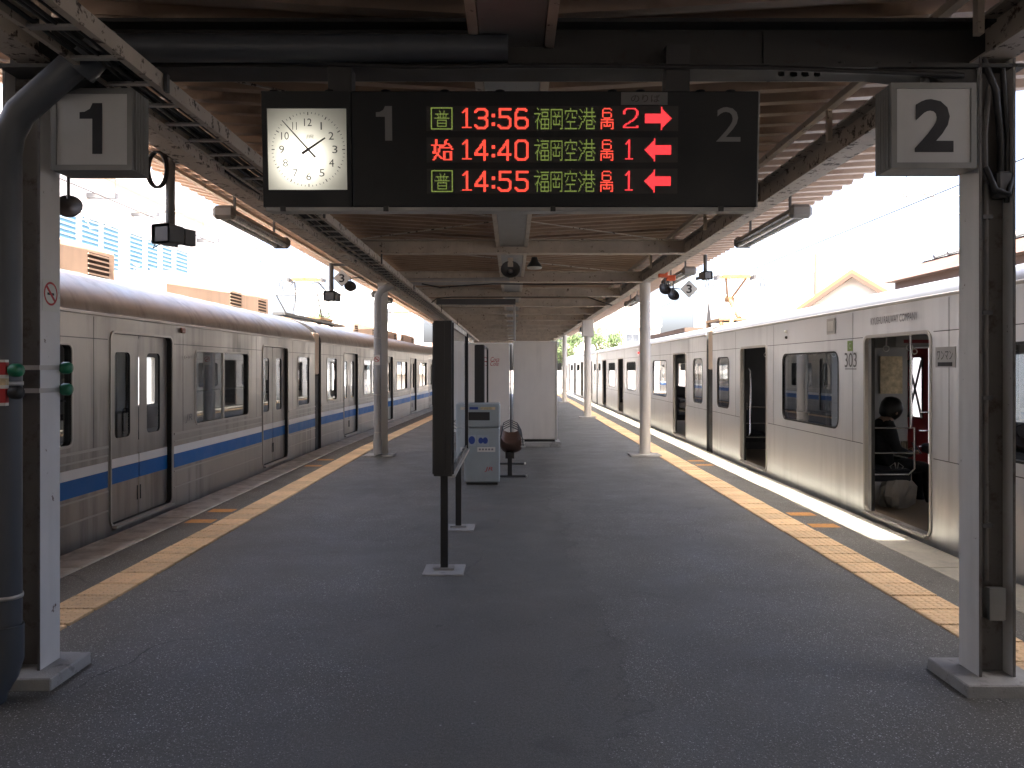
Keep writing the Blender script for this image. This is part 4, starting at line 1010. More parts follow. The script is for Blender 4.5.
# seen through the open door: poster, partition, crossed straps by the red doors
q = MB(); q.box(1.42, 1.72, yl(10.9), yl(10.92), 1.15, 1.66); q.build('poster', M_PAPER, carR1)
q = MB(); q.box(1.30, 1.80, yl(10.93), yl(10.97), .5, 1.99); q.build('partition', M_INT, carR1)
q = MB(); q.tube([(2.52, yl(11.95), 1.62), (2.52, yl(12.35), .75)], .016, 6); q.tube([(2.52, yl(12.35), 1.62), (2.52, yl(11.95), .75)], .016, 6); q.build('crossed_brace', M_BLACK, carR1)
q = MB(); q.box(1.0, 1.8, yl(9.6), yl(10.2), 1.75, 1.9, b=.01); du = q.build('air_duct', M_INT, carR1)
q = MB(); q.box(1.1, 1.4, yl(9.595), yl(9.6), 1.80, 1.84); q.build('red_label', M_RED, du)
# entrance grip of the next door
q = MB(); y = yl(12.42); q.tube([(.07, y, .45), (.10, y, .5), (.10, y, 1.45), (.07, y, 1.5)], .013, 6); q.build('grab_rail', M_CHROME, carR1)

# ------------------------------------------------------------------ seated passenger and bag inside the open door
def skin_body(name, verts, edges, radii, root, parent, mats, paint):
    me = bpy.data.meshes.new(name); me.from_pydata(verts, edges, []); o = link(name, me)
    md_ = o.modifiers.new('s', 'SKIN'); sd = o.modifiers.new('u', 'SUBSURF'); sd.levels = 2; sd.render_levels = 2
    for i, r in enumerate(radii):
        me.skin_vertices[0].data[i].radius = (r, r) if not isinstance(r, tuple) else r
        me.skin_vertices[0].data[i].use_root = (i == root)
    dg = bpy.context.evaluated_depsgraph_get(); m2 = bpy.data.meshes.new_from_object(o.evaluated_get(dg)); bpy.data.objects.remove(o)
    m2.materials.clear()
    for m in mats: m2.materials.append(m)
    for p in m2.polygons: p.material_index = paint(p.center); p.use_smooth = True
    return link(name, m2, parent)
per = thing('person', 'passenger in black jacket sitting head bowed inside the open train door', 'person', (4.08, 8.74, -.03))
V = [(-.08, 0, .48), (-.10, 0, .66), (-.06, 0, .84), (-.02, 0, .93), (.03, 0, .985), (.075, 0, 1.05), (.09, 0, 1.10),      # 0-6 spine, neck, head
     (-.03, -.16, .87), (.02, -.21, .66), (.20, -.12, .60), (.27, -.07, .62),            # 7-10 arm
     (-.03, .16, .87), (.02, .21, .66), (.20, .12, .60), (.27, .07, .62),                # 11-14
     (.02, -.10, .47), (.40, -.11, .46), (.42, -.11, .10), (.50, -.11, .04),             # 15-18 leg
     (.02, .10, .47), (.40, .11, .46), (.42, .11, .10), (.50, .11, .04)]                 # 19-22
E = [(0,1),(1,2),(2,3),(3,4),(4,5),(5,6),(3,7),(7,8),(8,9),(9,10),(3,11),(11,12),(12,13),(13,14),(0,15),(15,16),(16,17),(17,18),(0,19),(19,20),(20,21),(21,22)]
Rr = [.15, .15, .15, .11, .055, .085, .085, .075, .055, .042, .035, .075, .055, .042, .035, .095, .07, .05, .04, .095, .07, .05, .04]
body = skin_body('body', V, E, Rr, 0, per, [M_JACKET, M_SKIN], lambda c: 1 if (c.z > .965 or (c.x > .235 and .55 < c.z < .72)) else 0)
q = MB(); Mh = Matrix.Translation((.07, 0, 1.085)) @ Matrix.Rotation(R(25), 4, 'Y')
prof = [(0, .135), (.06, .125), (.10, .09), (.12, .04), (.122, 0), (.112, -.05), (.09, -.09), (.06, -.11)]
q.lathe([(r, z) for r, z in prof], Mh, 16)
for v in range(len(q.v)):
    x, y, z = q.v[v]; q.v[v] = (x + .006*math.sin(37*y+11*z) - .012, y*1.02 + .006*math.sin(41*x+17*z), z + .005*math.sin(53*x))
q.build('hair', M_HAIR, per)
q = MB(); q.lathe([(0, -.02), (.012, -.012), (.016, 0), (.012, .01), (0, .014)], Matrix.Translation((.172, 0, 1.05)), 8); q.build('nose', M_SKIN, per)
for e in (-1, 1):
    q = MB(); q.lathe([(0, -.03), (.016, -.02), (.02, 0), (.014, .025), (0, .03)], Matrix.Translation((.075, e*.094, 1.05)) @ Matrix.Rotation(R(20), 4, 'Y'), 8); q.build('ear', M_SKIN, per)
    for k, (ln, off) in enumerate(((.065, -.024), (.075, -.008), (.07, .008), (.055, .024))):
        q = MB(); q.tube([(.285, e*.055+off, .625), (.315, e*.05+off*.9, .632), (.33, e*.045+off*.85, .612), (.322, e*.04+off*.8, .596)], [.010, .009, .008, .006], 6); q.build('finger', M_SKIN, per)
    q = MB(); q.tube([(.27, e*.04, .635), (.295, e*.02, .652), (.315, e*.008, .655)], [.011, .010, .007], 6); q.build('thumb', M_SKIN, per)
q = MB(); q.box(-.004, .004, -.037, .037, -.075, .075, b=.003, M=Matrix.Translation((.335, 0, .655)) @ Matrix.Rotation(R(-35), 4, 'Y')); ph = q.build('phone', M_BLACK); ph.location = (4.08, 8.74, -.03)
tag(ph, 'small black phone held by the seated passenger', 'phone')
bag = thing('shopping_bag', 'crumpled pale plastic bag on the train floor behind the door rails', 'bag', (4.02, 8.36, .05))
q = MB(); n = 18; rings_ = []
for k, (r, z) in enumerate(((.16, 0), (.19, .03), (.20, .12), (.18, .22), (.13, .30), (.06, .34), (.03, .36))):
    for i in range(n):
        a = 2*math.pi*i/n; rr = r*.88*(1 + .16*math.sin(3*a+k) + random.uniform(-.14, .14)); q.v.append((rr*math.cos(a)*1.05, rr*math.sin(a)*.62, z + random.uniform(-.01, .01)*(k > 0)))
for k in range(6):
    for i in range(n): q.f.append([k*n+i, k*n+(i+1) % n, (k+1)*n+(i+1) % n, (k+1)*n+i]); q.m.append(0); q.sm.append(False)
q.f.append(list(range(n))[::-1]); q.m.append(0); q.sm.append(False)
q.build('sack', M_BAG, bag)
for e in (-1, 1):
    q = MB(); q.tube([(e*.02, 0, .35), (e*.07, 0, .42), (e*.02, .0, .46), (0, 0, .36)], .006, 5); q.build('handle', M_BAG, bag)

# ------------------------------------------------------------------ platform furniture
def notice_board(label, y0, y1, xl, xr, z0, z1, dark):
    t = thing('notice_board', label, 'notice board', ((xl+xr)/2, (y0+y1)/2, 0), group='edge-on notice boards')
    ox, oy = (xl+xr)/2, (y0+y1)/2; w = (xr-xl)/2; d = (y1-y0)/2
    q = MB()
    for e in (-1, 1):
        ye = e*d
        q.box(-w, w, ye-.02, ye+.02, z0, z1, b=.004)
        for k in (-1, 1): q.box(k*w-.012, k*w+.012, ye-.028*e-.008, ye+.026, z0+.01, z1-.01)
        q.box(-.012, .012, ye-.024, ye+.024, z0+.015, z1-.015)
    q.box(-w, w, -d+.02, d-.02, z1-.04, z1); q.box(-w, w, -d+.02, d-.02, z0, z0+.04); q.build('frame', M_BLACK, t)
    for e in (-1, 1):
        q = MB(); q.box(e*(w-.022), e*(w-.03), -d+.02, d-.02, z0+.04, z1-.04); pn = q.build('panel', M_VEND if e > 0 else M_LABEL, t)
        q = MB(); q.poly([(e*(w-.003), -d+.02, z0+.04), (e*(w-.003), d-.02, z0+.04), (e*(w-.003), d-.02, z1-.04), (e*(w-.003), -d+.02, z1-.04)]); q.build('glass_door', M_CASE, t)
        if e > 0:
            for k in range(4):
                yk = -d+.15+k*(2*d-.3)/4; q = MB(); q.box(w-.0215, w-.0205, yk, yk+(2*d-.4)/4.4, z0+.2 + .1*(k % 2), z1-.2); q.build('poster', M_LABEL if k % 2 else M_BLDG2, pn)
            q = MB(); q.box(w-.01, w+.022, -d+.01, d-.01, z0-.012, z0+.004); q.build('bottom_rail', M_FRAME, t)
    for y in dark:
        q = MB(); q.box(-.027, .027, y-oy-.027, y-oy+.027, .02, z0); q.build('post', M_BLACK, t)
        q = MB(); q.box(-.15, .15, y-oy-.16, y-oy+.14, -.03, .012, b=.004); pd = q.build('footing', M_PAD, t)
        q = MB(); q.box(-.075, .075, y-oy-.05, y-oy+.05, .012, .028); q.build('base_plate', M_GREY, pd)
notice_board('black-framed glazed notice board on two posts, beside the grey waste bin', 5.80, 7.75, -.567, -.435, .717, 1.842, (5.93, 7.50))
notice_board('smaller looking black notice board with yellowish panel behind the waste bin', 12.3, 14.3, -.565, -.435, .70, 1.86, (12.6, 14.0))

bn = thing('waste_bin', 'grey blue waste bin with dark slot and blue recycling labels', 'bin', (-.385, 10.45, 0))
q = MB(); q.box(-.225, .225, -.19, .24, .03, .73, b=.012); q.build('body', M_BIN, bn)
q = MB(); q.box(-.23, .23, -.195, .245, .734, 1.04, b=.014); hd = q.build('hood', M_BIN, bn)
q = MB(); q.box(-.20, .20, -.17, .22, -.01, .03); q.build('base', M_BLACK, bn)
q = MB(); q.box(-.19, .10, -.198, -.19, .83, .935, b=.003); q.build('slot', M_BLACK, bn)
q = MB(); q.box(-.02, .17, -.1985, -.19, .965, 1.0); q.build('label', M_PAPER, bn)
q = MB(); q.box(-.16, -.05, -.1985, -.19, .968, 1.0); q.build('label', M_BLUEINK, bn)
def recycle(x0, x1, shapes):
    q = MB(); q.box(x0, x1, -.1925, -.186, .50, .64); l = q.build('label', mat('label_pale_blue_%d' % int(x0*1000), (.34, .40, .46), .5), bn)
    for k, (cx, cz, r) in enumerate(shapes):
        q = MB(); n = 12; q.poly([(cx+r*math.cos(2*math.pi*i/n), -.194, cz+r*1.25*math.sin(2*math.pi*i/n)) for i in range(n)]); q.build('pictogram', M_BLUEINK, l)
recycle(-.20, -.075, ((-.13, .575, .042),)); recycle(-.06, .09, ((-.015, .57, .032), (.042, .57, .034)))
q = MB(); q.box(-.06, .17, -.1935, -.186, .425, .485); l = q.build('label', M_LABEL, bn)
for k in range(5):
    q = MB(); q.box(-.04+k*.04, -.015+k*.04, -.1945, -.193, .445, .468); q.build('character', M_INKG, l)
text('JR', .105, .065, (.085, -.1925, .20), 'S', M_REDINK, bn, 'maker_logo', shear=.2)

bench = thing('platform_bench', 'row of brown shell seats with chrome armrests on a black pedestal', 'bench', (-.03, 11.7, 0))
def seat_shell(y):
    q = MB(); prof = [(-.15, .50), (-.14, .46), (-.12, .41), (-.09, .375), (-.03, .355), (.05, .355), (.11, .37), (.15, .395), (.165, .42)]
    th = .018; n = len(prof); rows_ = []
    for yy, bul in ((0, .13), (.03, .05), (.10, .0), (.20, -.018), (.30, 0), (.37, .05), (.40, .13)):
        rows_.append([(x*(1-.4*bul), y+yy, z+bul) for x, z in prof])
    V = []; 
    for r in rows_: V += r
    for r in rows_: V += [(x, yy, z-th) for x, yy, z in r]
    m = len(rows_); fs = []
    for off in (0, m*n):
        for i in range(m-1):
            for k in range(n-1): fs.append((off+i*n+k, off+i*n+k+1, off+(i+1)*n+k+1, off+(i+1)*n+k))
    for i in range(m-1):
        for k in (0, n-1): fs.append((i*n+k, (i+1)*n+k, m*n+(i+1)*n+k, m*n+i*n+k))
    for k in range(n-1):
        for i in (0, m-1): fs.append((i*n+k, i*n+k+1, m*n+i*n+k+1, m*n+i*n+k))
    q.faces(V, fs, 0, True); return q.build('seat', M_BENCH, bench)
for k in range(4):
    y = -.78 + k*.44; seat_shell(y)
    q = MB(); q.tube([(-.14, y-.01, .50), (-.10, y-.01, .66), (0, y-.01, .71), (.11, y-.01, .66), (.17, y-.01, .55), (.185, y-.01, .44)], .0075, 7); q.build('armrest', M_DGREY, bench)
    q = MB(); q.box(.15, .215, y-.02, y+.0, .42+.0, .438); q.build('armrest_tip', M_LABEL, bench)
q = MB(); q.box(-.04, .04, -.8, 1.0, .30, .345); q.build('support_beam', M_BLACK, bench)
for y in (-.70, .75):
    q = MB(); q.box(-.03, .03, y-.03, y+.03, .02, .30); q.box(-.06, .06, y-.05, y+.05, .26, .345); q.build('leg', M_BLACK, bench)
    q = MB(); q.box(-.19, .22, y-.03, y+.03, .0, .03, b=.008); ft = q.build('foot', M_DGREY, bench)
    q = MB(); q.box(.221, .245, y-.028, y+.028, .002, .028); q.build('foot_cap', M_LABEL, ft)

vm = thing('vending_machine', 'tall cream vending machine cabinet with red script logo', 'vending machine', (-.56, 15.55, 0))
q = MB(); q.box(-.52, .515, -.33, .33, .08, 1.975, b=.012); q.build('cabinet', M_VEND, vm)
q = MB(); q.box(-.50, .50, -.31, .31, -.01, .08); q.build('base', M_DGREY, vm)
text('Coca', .165, .09, (.235, -.331, 1.665), 'S', M_REDINK, vm, 'logo', shear=.35); text('Cola', .155, .085, (.225, -.331, 1.585), 'S', M_REDINK, vm, 'logo', shear=.35)
q = MB(); q.box(.524, .552, -.25, -.22, .1, 1.95); q.build('edge_trim', M_DGREY, vm)
ps = thing('partition_panel', 'broad plain white cabinet panel on a concrete plinth beside the seats', 'partition', (.44, 15.6, 0))
q = MB(); q.box(-.415, .395, -.32, .32, .135, 2.015, b=.012); q.build('cabinet', M_VEND, ps)
q = MB(); q.box(.396, .425, -.325, .31, .12, 2.015); q.build('edge_trim', M_LABEL, ps)
q = MB(); q.box(-.40, .38, -.29, .30, .09, .135); q.build('base_gap', M_BLACK, ps)
q = MB(); q.box(-.42, .49, -.36, .34, -.01, .09, b=.006); q.build('plinth', M_PAD, ps)
cd = thing('conduit', 'thin pale conduit pole rising from the white cabinets to a dark duct', 'conduit', (.05, 15.9, 0))
q = MB(); q.tube([(0, 0, .02), (0, 0, 2.76)], .022, 8); q.build('pole', M_PIPE2, cd)
q = MB(); q.box(-1.55, .02, -.05, .05, 2.76, 2.87); q.build('duct', M_DGREY, cd)

# ------------------------------------------------------------------ things hung from the roof
GF = 'fluorescent fittings under the eaves'
M_FLU = mat('fitting_grey', (.20, .195, .185), .5, .1, .15, 6, streak=.25)
def fluo(x, y0, y1, z, label):
    t = thing('fluorescent_light', label, 'light fitting', (x, (y0+y1)/2, z), group=GF); l = (y1-y0)/2
    q = MB(); q.extrude([(-.11, -.03), (-.045, .05), (.045, .05), (.11, -.03), (.045, -.01), (-.045, -.01)], -l, l); q.build('reflector', M_FLU, t)
    for e in (-1, 1):
        q = MB(); q.tube([(e*.06, -l+.05, -.055), (e*.06, l-.05, -.055)], .024, 10); q.build('tube', M_TUBE, t)
    for e in (-1, 1):
        q = MB(); q.box(-.115, .115, e*l-.05, e*l+.05, -.085, .055, b=.035); q.build('end_cap', M_FLU, t)
        q = MB(); q.box(-.012, .012, e*(l-.3)-.012, e*(l-.3)+.012, .03, ZE(x)-z); q.build('hanger', M_DGREY, t)
fluo(-2.93, 8.15, 10.15, 3.10, 'twin-tube light fitting under the eave beside the clock')
fluo(2.92, 8.1, 10.1, 3.10, 'twin-tube light fitting under the eave beyond the number 2')
fluo(2.86, 12.9, 14.7, 3.08, 'twin-tube light fitting under the eave above the round black lamps')
fluo(-2.88, 17.0, 18.6, 3.08, 'twin-tube light fitting under the eave above the blue-striped train')
fluo(2.86, 18.0, 19.6, 3.08, 'twin-tube light fitting under the eave past the boxy column capital')

GC = 'cameras hung from the eaves'
M_CAMG = mat('camera_grey', (.11, .11, .105), .5, .1, .12, 8, streak=.2)
def camera_unit(x, y, z, w, ztop, rz, label, arm=None):
    t = thing('platform_camera', label, 'camera', (x, y, z), group=GC)
    q = MB(); q.tube([(0, 0, w*.45), (0, 0, ztop-z)], w*.19, 10); q.build('pole', M_CAMG, t)
    Mz = Matrix.Rotation(rz, 4, 'Z')
    q = MB(); h = w*.42
    ring_ = rrect(-w*.5, w*.5, -h, h, w*.10, 3)
    V = [Mz @ Vector((u, -w*.55, v)) for u, v in ring_] + [Mz @ Vector((u*.96, w*.25, v*.9)) for u, v in ring_] + [Mz @ Vector((u*.6, w*.75, v*.7)) for u, v in ring_]
    n = len(ring_); q.faces(V, [(i, (i+1) % n, n+(i+1) % n, n+i) for i in range(n)] + [(n+i, n+(i+1) % n, 2*n+(i+1) % n, 2*n+i) for i in range(n)] + [list(range(2*n, 3*n))]); q.build('housing', M_CAMG, t)
    q = MB(); q.box(-w*.36, w*.36, -w*.50, -w*.46, -h*.78, h*.72, M=Mz, b=.004); q.build('window', M_DGREY, t)
    q = MB(); q.box(-w*.52, -w*.46, -w*.4, w*.9, -h*.9, -h*.2, M=Mz); q.box(w*.2, w*.52, w*.3, w*.95, -h*.9, h*.75, M=Mz, b=.006); q.build('bracket', M_CAMG, t)
    q = MB(); q.tube([Mz @ Vector(p) for p in ((-w*.3, -w*.5, -h*.9), (-w*.25, -w*.7, -h*1.5), (w*.1, -w*.5, -h*.95))], .004, 5); q.build('wire', M_CABLE, t)
    if arm:
        q = MB(); q.tube([(0, 0, ztop-z-.02), (arm-x, 0, ztop-z-.02)], .022, 6); q.build('arm', M_DGREY, t)
    return t
camera_unit(-2.69, 6.3, 2.545, .185, 3.15, R(-22), 'boxy grey camera on a pole under the left eave beside the sign reading 1', -2.2)
camera_unit(-2.80, 12.4, 2.61, .19, 3.12, R(-5), 'open-framed camera hung near the round lamp over the blue-striped train', -2.3)
camera_unit(2.90, 12.0, 2.885, .15, 3.20, R(20), 'small camera hung above the diamond sign reading 3')
camera_unit(2.72, 31.0, 2.98, .22, 3.18, R(0), 'tiny camera hung beside the farther cream columns')
cl = thing('cable_loop', 'coiled black cable loop hanging beside the sign reading 1', 'cable', (-2.78, 6.25, 3.05))
q = MB()
for e in range(3):
    q.tube([(.075*math.cos(t*math.pi/9)+.006*e, .01*e, .14*math.sin(t*math.pi/9)+.003*e) for t in range(19)], .010, 6, caps=False)
q.build('coil', M_CABLE, cl)
q = MB(); q.tube([(.02, 0, .13), (.15, .1, .10), (.3, .2, .06), (.45, .3, .06), (.55, .3, .05)], .014, 6); q.build('lead', M_CABLE, cl)

GLp = 'round black lamps under the eaves'
def dome(x, y, z, r, label):
    t = thing('round_lamp', label, 'lamp', (x, y, z), group=GLp)
    Md = Matrix.Rotation(R(62), 4, 'X') @ Matrix.Rotation(R(20), 4, 'Y')
    q = MB(); q.lathe([(0, -r*.75), (r*.35, -r*.7), (r*.75, -r*.42), (r, 0), (r*1.04, .012), (r*.94, .012), (r*.9, 0), (0, -.01)], Md, 18); q.build('dome', M_BLACK, t)
    q = MB(); q.tube([(0, 0, r*.6), (0, 0, 2.96-z)], .012, 6); q.build('stem', M_DGREY, t)
dome(2.37, 12.4, 2.725, .10, 'round black lamp nearer the cream column, under an orange box')
dome(2.52, 12.5, 2.645, .10, 'round black lamp between its twin and the diamond sign')
dome(-2.58, 12.75, 2.80, .095, 'round black lamp hanging alone over the blue-striped train')
dome(-3.30, 5.95, 2.70, .095, 'round black lamp half hidden behind the column with green caps')
for x, y, z in ((2.33, 12.35, 2.90), (2.47, 12.45, 2.855)):
    q = MB(); q.box(-.07, .07, -.05, .05, 0, .075, b=.008); q.box(-.075, .075, -.052, .052, .076, .084)
    tag(q.build('orange_box', M_ORANGE, None, (x, y, z)), 'small orange box against the girder by the cream column' if x < 2.4 else 'lower small orange box directly over a round black lamp', 'box', 'orange boxes under the girder')
def diamond(x, y, z, r, label, hang):
    t = thing('diamond_sign', label, 'sign', (x, y, z), group='diamond signs reading 3')
    q = MB(); q.faces([(0, -.006, -r), (r, -.006, 0), (0, -.006, r), (-r, -.006, 0), (0, .006, -r), (r, .006, 0), (0, .006, r), (-r, .006, 0)], [(0,1,2,3),(7,6,5,4),(0,4,5,1),(1,5,6,2),(2,6,7,3),(3,7,4,0)]); q.build('plate', M_LABEL, t)
    text('3', r*.62, r*.95, (0, -.0065, 0), 'S', M_INK, t, 'numeral', bold=.02)
    q = MB(); q.tube([(-r*1.0*hang, .02, 0), (-.30*hang, .03, .02), (-.34*hang, .03, 2.92-z)], .010, 6); q.build('bracket', M_DGREY, t)
diamond(2.745, 12.4, 2.725, .138, 'white diamond sign with black 3 beside the round black lamps', 1)
diamond(-2.70, 12.7, 2.925, .138, 'white diamond sign with black 3 half behind the left eave', -1)
def horn(x, y, z, label, glassy):
    t = thing('loudspeaker', label, 'loudspeaker', (x, y, z), group='loudspeakers under the second beam')
    q = MB(); q.box(-.035, .035, -.01, .03, .06, 2.925-z); q.build('bracket', M_BEAM if glassy else M_DGREY, t)
    Mh_ = Matrix.Rotation(R(68 if glassy else 20), 4, 'X')
    q = MB(); q.lathe([(0, -.10), (.045, -.09), (.06, -.03), (.10, .02), (.122, .05), (.125, .058), (.112, .055), (.05, .0), (0, -.02)], Mh_ @ Matrix.Scale(1 if glassy else .8, 4) @ Matrix.Rotation(R(180), 4, 'X') if not glassy else Mh_, 18)
    q.build('horn', M_DGREY if glassy else M_BLACK, t)
    q = MB(); q.lathe([(.02, .02), (.035, .0), (.0, .035)], Mh_, 10); q.build('driver', M_GREY, t)
    if not glassy:
        q = MB(); q.lathe([(.095, -.055), (.09, -.075), (0, -.085)], None, 16); q.build('lens', M_LABEL, t)
horn(-.02, 10.35, 2.75, 'horn loudspeaker under the beam behind the departure board', True)
horn(.29, 10.35, 2.86, 'black lamp-like speaker with pale rim under the beam', False)
# loose cables along the beams
for k, (y, pts) in enumerate(((13.3, [(-1.5, 0, 2.90), (-1.2, 0, 2.84), (-.8, 0, 2.87), (-.3, 0, 2.90), (.6, 0, 2.89), (1.9, 0, 2.90)]), (15.9, [(-1.6, 0, 2.80), (-1.5, 0, 2.88), (-1.2, 0, 2.91), (.5, 0, 2.91), (1.5, 0, 2.91), (2.0, .1, 2.75)]), (3.72, [(-1.2, 0, 2.93), (-.5, 0, 2.90), (.3, 0, 2.905), (1.2, 0, 2.895), (2.1, 0, 2.86)]))):
    q = MB(); q.tube([(x, y+dy, z) for x, dy, z in pts], .012, 6); o = q.build('cable', M_CABLE)
    tag(o, ['slack black cable along the beam over the benches', 'black cable looping along the beam to the boxy column capital', 'black cable along the shade-darkened beam over the departure board'][k], 'cable')

# ------------------------------------------------------------------ overhead line and masts
def wire(name, pts, r, label): 
    q = MB(); q.tube(pts, r, 5); return tag(q.build(name, M_WIRE), label, 'wire')
wire('contact_wire', [(5.03, -12, 3.56), (5.03, 60, 3.56)], .008, 'contact wire above the silver train roof')
wire('contact_wire', [(-5.06, -12, 3.62), (-5.06, 15, 3.62), (-3.6, 60, 3.80)], .008, 'contact wire above the blue-striped train roof')
wire('messenger_wire', [(5.03, -12, 4.55), (5.03, 2, 4.2), (5.03, 16, 4.6), (5.03, 30, 4.2), (5.03, 60, 4.6)], .007, 'sagging messenger wire over the silver train')
wire('messenger_wire', [(-5.06, -12, 4.55), (-5.06, 2, 4.25), (-5.06, 17, 4.6), (-4.7, 30, 4.2), (-3.8, 60, 4.6)], .007, 'sagging messenger wire over the blue-striped train')
M_MAST = mat('mast_concrete', (.20, .165, .11), .85, 0, .1, 3, streak=.2)
def mast(x, y, zt, arm_x, arm_z, label, s, brace=True):
    t = thing('catenary_mast', label, 'mast', (x, y, -1.2), group='overhead line masts')
    q = MB(); q.tube([(0, 0, 0), (0, 0, zt+1.2)], [.17, .125], 14); q.build('pole', M_MAST, t)
    q = MB(); q.tube([(0, 0, arm_z+1.2), (arm_x-x, 0, arm_z+1.2)], .022, 8); q.build('cantilever', M_GREY, t)
    if brace:
        q = MB(); q.tube([(0, 0, arm_z+.2), ((arm_x-x)*.75, 0, arm_z+1.18)], .02, 8); q.build('brace', M_GREY, t)
    for f in (.55, .72):
        q = MB(); q.lathe([(.012, 0), (.05, .02), (.02, .04), (.05, .06), (.02, .08), (.012, .12)], Matrix.Translation(((arm_x-x)*f, 0, arm_z+1.22)), 8); q.build('insulator', M_LABEL, t)
    q = MB(); xx = (arm_x-x)*.25; q.box(xx-.04, xx+.04, -.03, .03, arm_z+1.0, arm_z+1.18); q.tube([(xx, 0, arm_z+1.0), (xx-s*.05, 0, arm_z+.85), (xx-s*.55, 0, arm_z+.92)], .014, 6); q.build('registration_arm', M_GREY, t)
mast(9.35, 15.5, 5.4, 6.9, 4.83, 'concrete mast with thin cantilever arm past the number 2 column', 1, False)
mast(12.6, 33.0, 6.2, 7.4, 5.45, 'concrete mast rising behind the silver train with long cantilever', 1)
mast(-9.6, 16.5, 5.5, -6.2, 4.72, 'concrete mast with cantilever arm over the blue-striped train', -1, False)

# droppers between messenger and contact wires
for o in [w for w in C.objects if w.name.startswith('messenger_wire')]:
    left = 'blue' in o['label']
    for k in range(11):
        y = 1.5 + k*2.9; x = 5.03 if not left else (-5.06 if y < 15 else -5.06 + (y-15)*.0324)
        q = MB(); q.tube([(x, y, 3.57 if not left else 3.63), (x, y, 4.33)], .004, 4); q.build('dropper', M_WIRE, o)
# conduit runs on the left girder
cr = thing('conduit_run', 'black conduits stepping down the left girder above the hanging camera', 'conduit', (-2.18, 6.0, 2.95))
for k in range(3):
    q = MB(); e = k*.035; q.tube([(0, .9-e, .16), (0, .9-e, .05+e), (-.005, .1+e, .05+e), (-.005, .1+e, .15)], .008, 6); q.build('conduit', M_CABLE, cr)
# ------------------------------------------------------------------ buildings round the station
cb = thing('clinic_building', 'long white building with tall blue louvred windows beyond the left train', 'building', (-14, 30, -1.2))
q = MB(); q.box(-12, 0, -22, 14, 0, 10.4); q.build('wall', M_BLDG, cb)
q = MB(); q.box(-.5, .35, -22.3, 14.3, 9.2, 9.35); q.build('cornice', M_BLDG2, cb)
zt, zb2 = 7.62, 3.2
me_sl = {}
for a, b in ((24.6, 25.6), (25.85, 27.0), (27.2, 28.35), (29.1, 30.2), (30.5, 31.5), (31.8, 32.8), (33.1, 34.4), (22.6, 23.4), (23.6, 24.4)):
    a -= 30; b -= 30
    q = MB(); q.box(.0, .04, a, b, zb2, zt); w_ = q.build('window', M_LBLUE, cb)
    q = MB(); q.box(.045, .075, a+.002, b-.002, 0, .062); sl0 = q.build('louvre_slat', M_SLAT, w_); sl0.location.z = zb2 + .08
    for k in range(1, 27): link('louvre_slat', sl0.data, w_, (0, 0, zb2 + .08 + k*.163))
    q = MB(); q.box(.0, .10, a-.08, a-.002, zb2-.1, zt+.1); q.box(.0, .10, b+.002, b+.08, zb2-.1, zt+.1); q.box(.0, .10, a, b, zt+.002, zt+.1); q.build('window_frame', M_BLDG, w_)
for k, (y, s_) in enumerate(((29.65, '正'), (31.0, '瀬'), (32.3, '医'), (33.75, '院'))):
    text(s_, .55, .66, (.08, y-30, 6.25), 'L', M_BLDG, cb, 'sign_character', bold=.02)
for y in (26.4, 29.5, 35.6):
    q = MB(); q.box(.0, .95, y-30-.1, y-30+.1, 8.30, 8.46); q.build('bracket', M_KAWARA, cb)

bh = thing('brown_roofed_shed', 'long brown shed with grey tiled ridge behind the silver train', 'building', (11, 12, -1.2))
q = MB(); q.box(-1.95, 3.45, -7, 6.75, 0, 4.05); q.build('wall', M_BLDG, bh); bx('fascia', M_BROWND, bh, -2.0, 3.5, -7.05, 6.8, 4.052, 4.75)
q = MB(); V = [(-2.25, 4.70), (-1.55, 5.13), (3.0, 5.13), (3.75, 4.70)]; q.extrude(V, -7.3, 6.9); q.build('roof', M_BROWN, bh)
rid = []
q = MB(); q.extrude([(-1.6, 5.135), (.7, 5.85), (3.0, 5.135)], -7.3, 6.4); rt = q.build('tiled_roof', M_KAWARA, bh)
for k in range(24):
    q = MB(); y = -7.1 + k*.56; q.tube([(-1.62, y, 5.17), (.7, y, 5.88)], .05, 6); q.build('tile_row', M_KAWARA, rt)

def gable(name, label, x, y, rz, w, l, zw, zr, mw, mr, wins=2):
    t = thing(name, label, 'house', (x, y, -1.2), rz)
    q = MB(); q.extrude([(-w/2, 0), (w/2, 0), (w/2, zw), (0, zr-.12), (-w/2, zw)], -l/2, l/2); q.build('wall', mw, t)
    for e in (-1, 1):
        q = MB(); ov = .35; k = (zr-zw)/(w/2)
        q.extrude([(0, zr), (e*(w/2+ov), zw-ov*k), (e*(w/2+ov), zw-ov*k+.12), (0, zr+.14)], -l/2-.3, l/2+.3); q.build('roof_slope', mr, t)
        q = MB(); q.extrude([(0, zr-.14), (e*(w/2+ov), zw-ov*k-.16), (e*(w/2+ov), zw-ov*k-.004), (0, zr-.004)], -l/2-.33, -l/2-.22); q.build('bargeboard', M_BROWND, t)
    for i in range(wins):
        q = MB(); xx = -w/4 + i*w/2; q.box(xx-.5, xx+.5, -l/2-.04, -l/2, zw-1.5, zw-.5); f = q.build('window', M_WIN, t)
        q = MB(); q.box(xx-.56, xx+.56, -l/2-.05, -l/2-.001, zw-1.58, zw-1.5); q.build('sill', M_BLDG, f)
    return t
gable('gabled_house', 'cream gabled house with orange tiled roof beyond the silver train', 14.0, 32.0, R(-28), 5.6, 8.0, 4.1, 6.05, M_BLDG2, M_OTILE)
gable('gabled_house', 'pale house with wide grey roof behind the pantograph', 14.2, 44.0, R(80), 6.0, 6.0, 4.6, 6.4, M_BLDG, M_KAWARA)
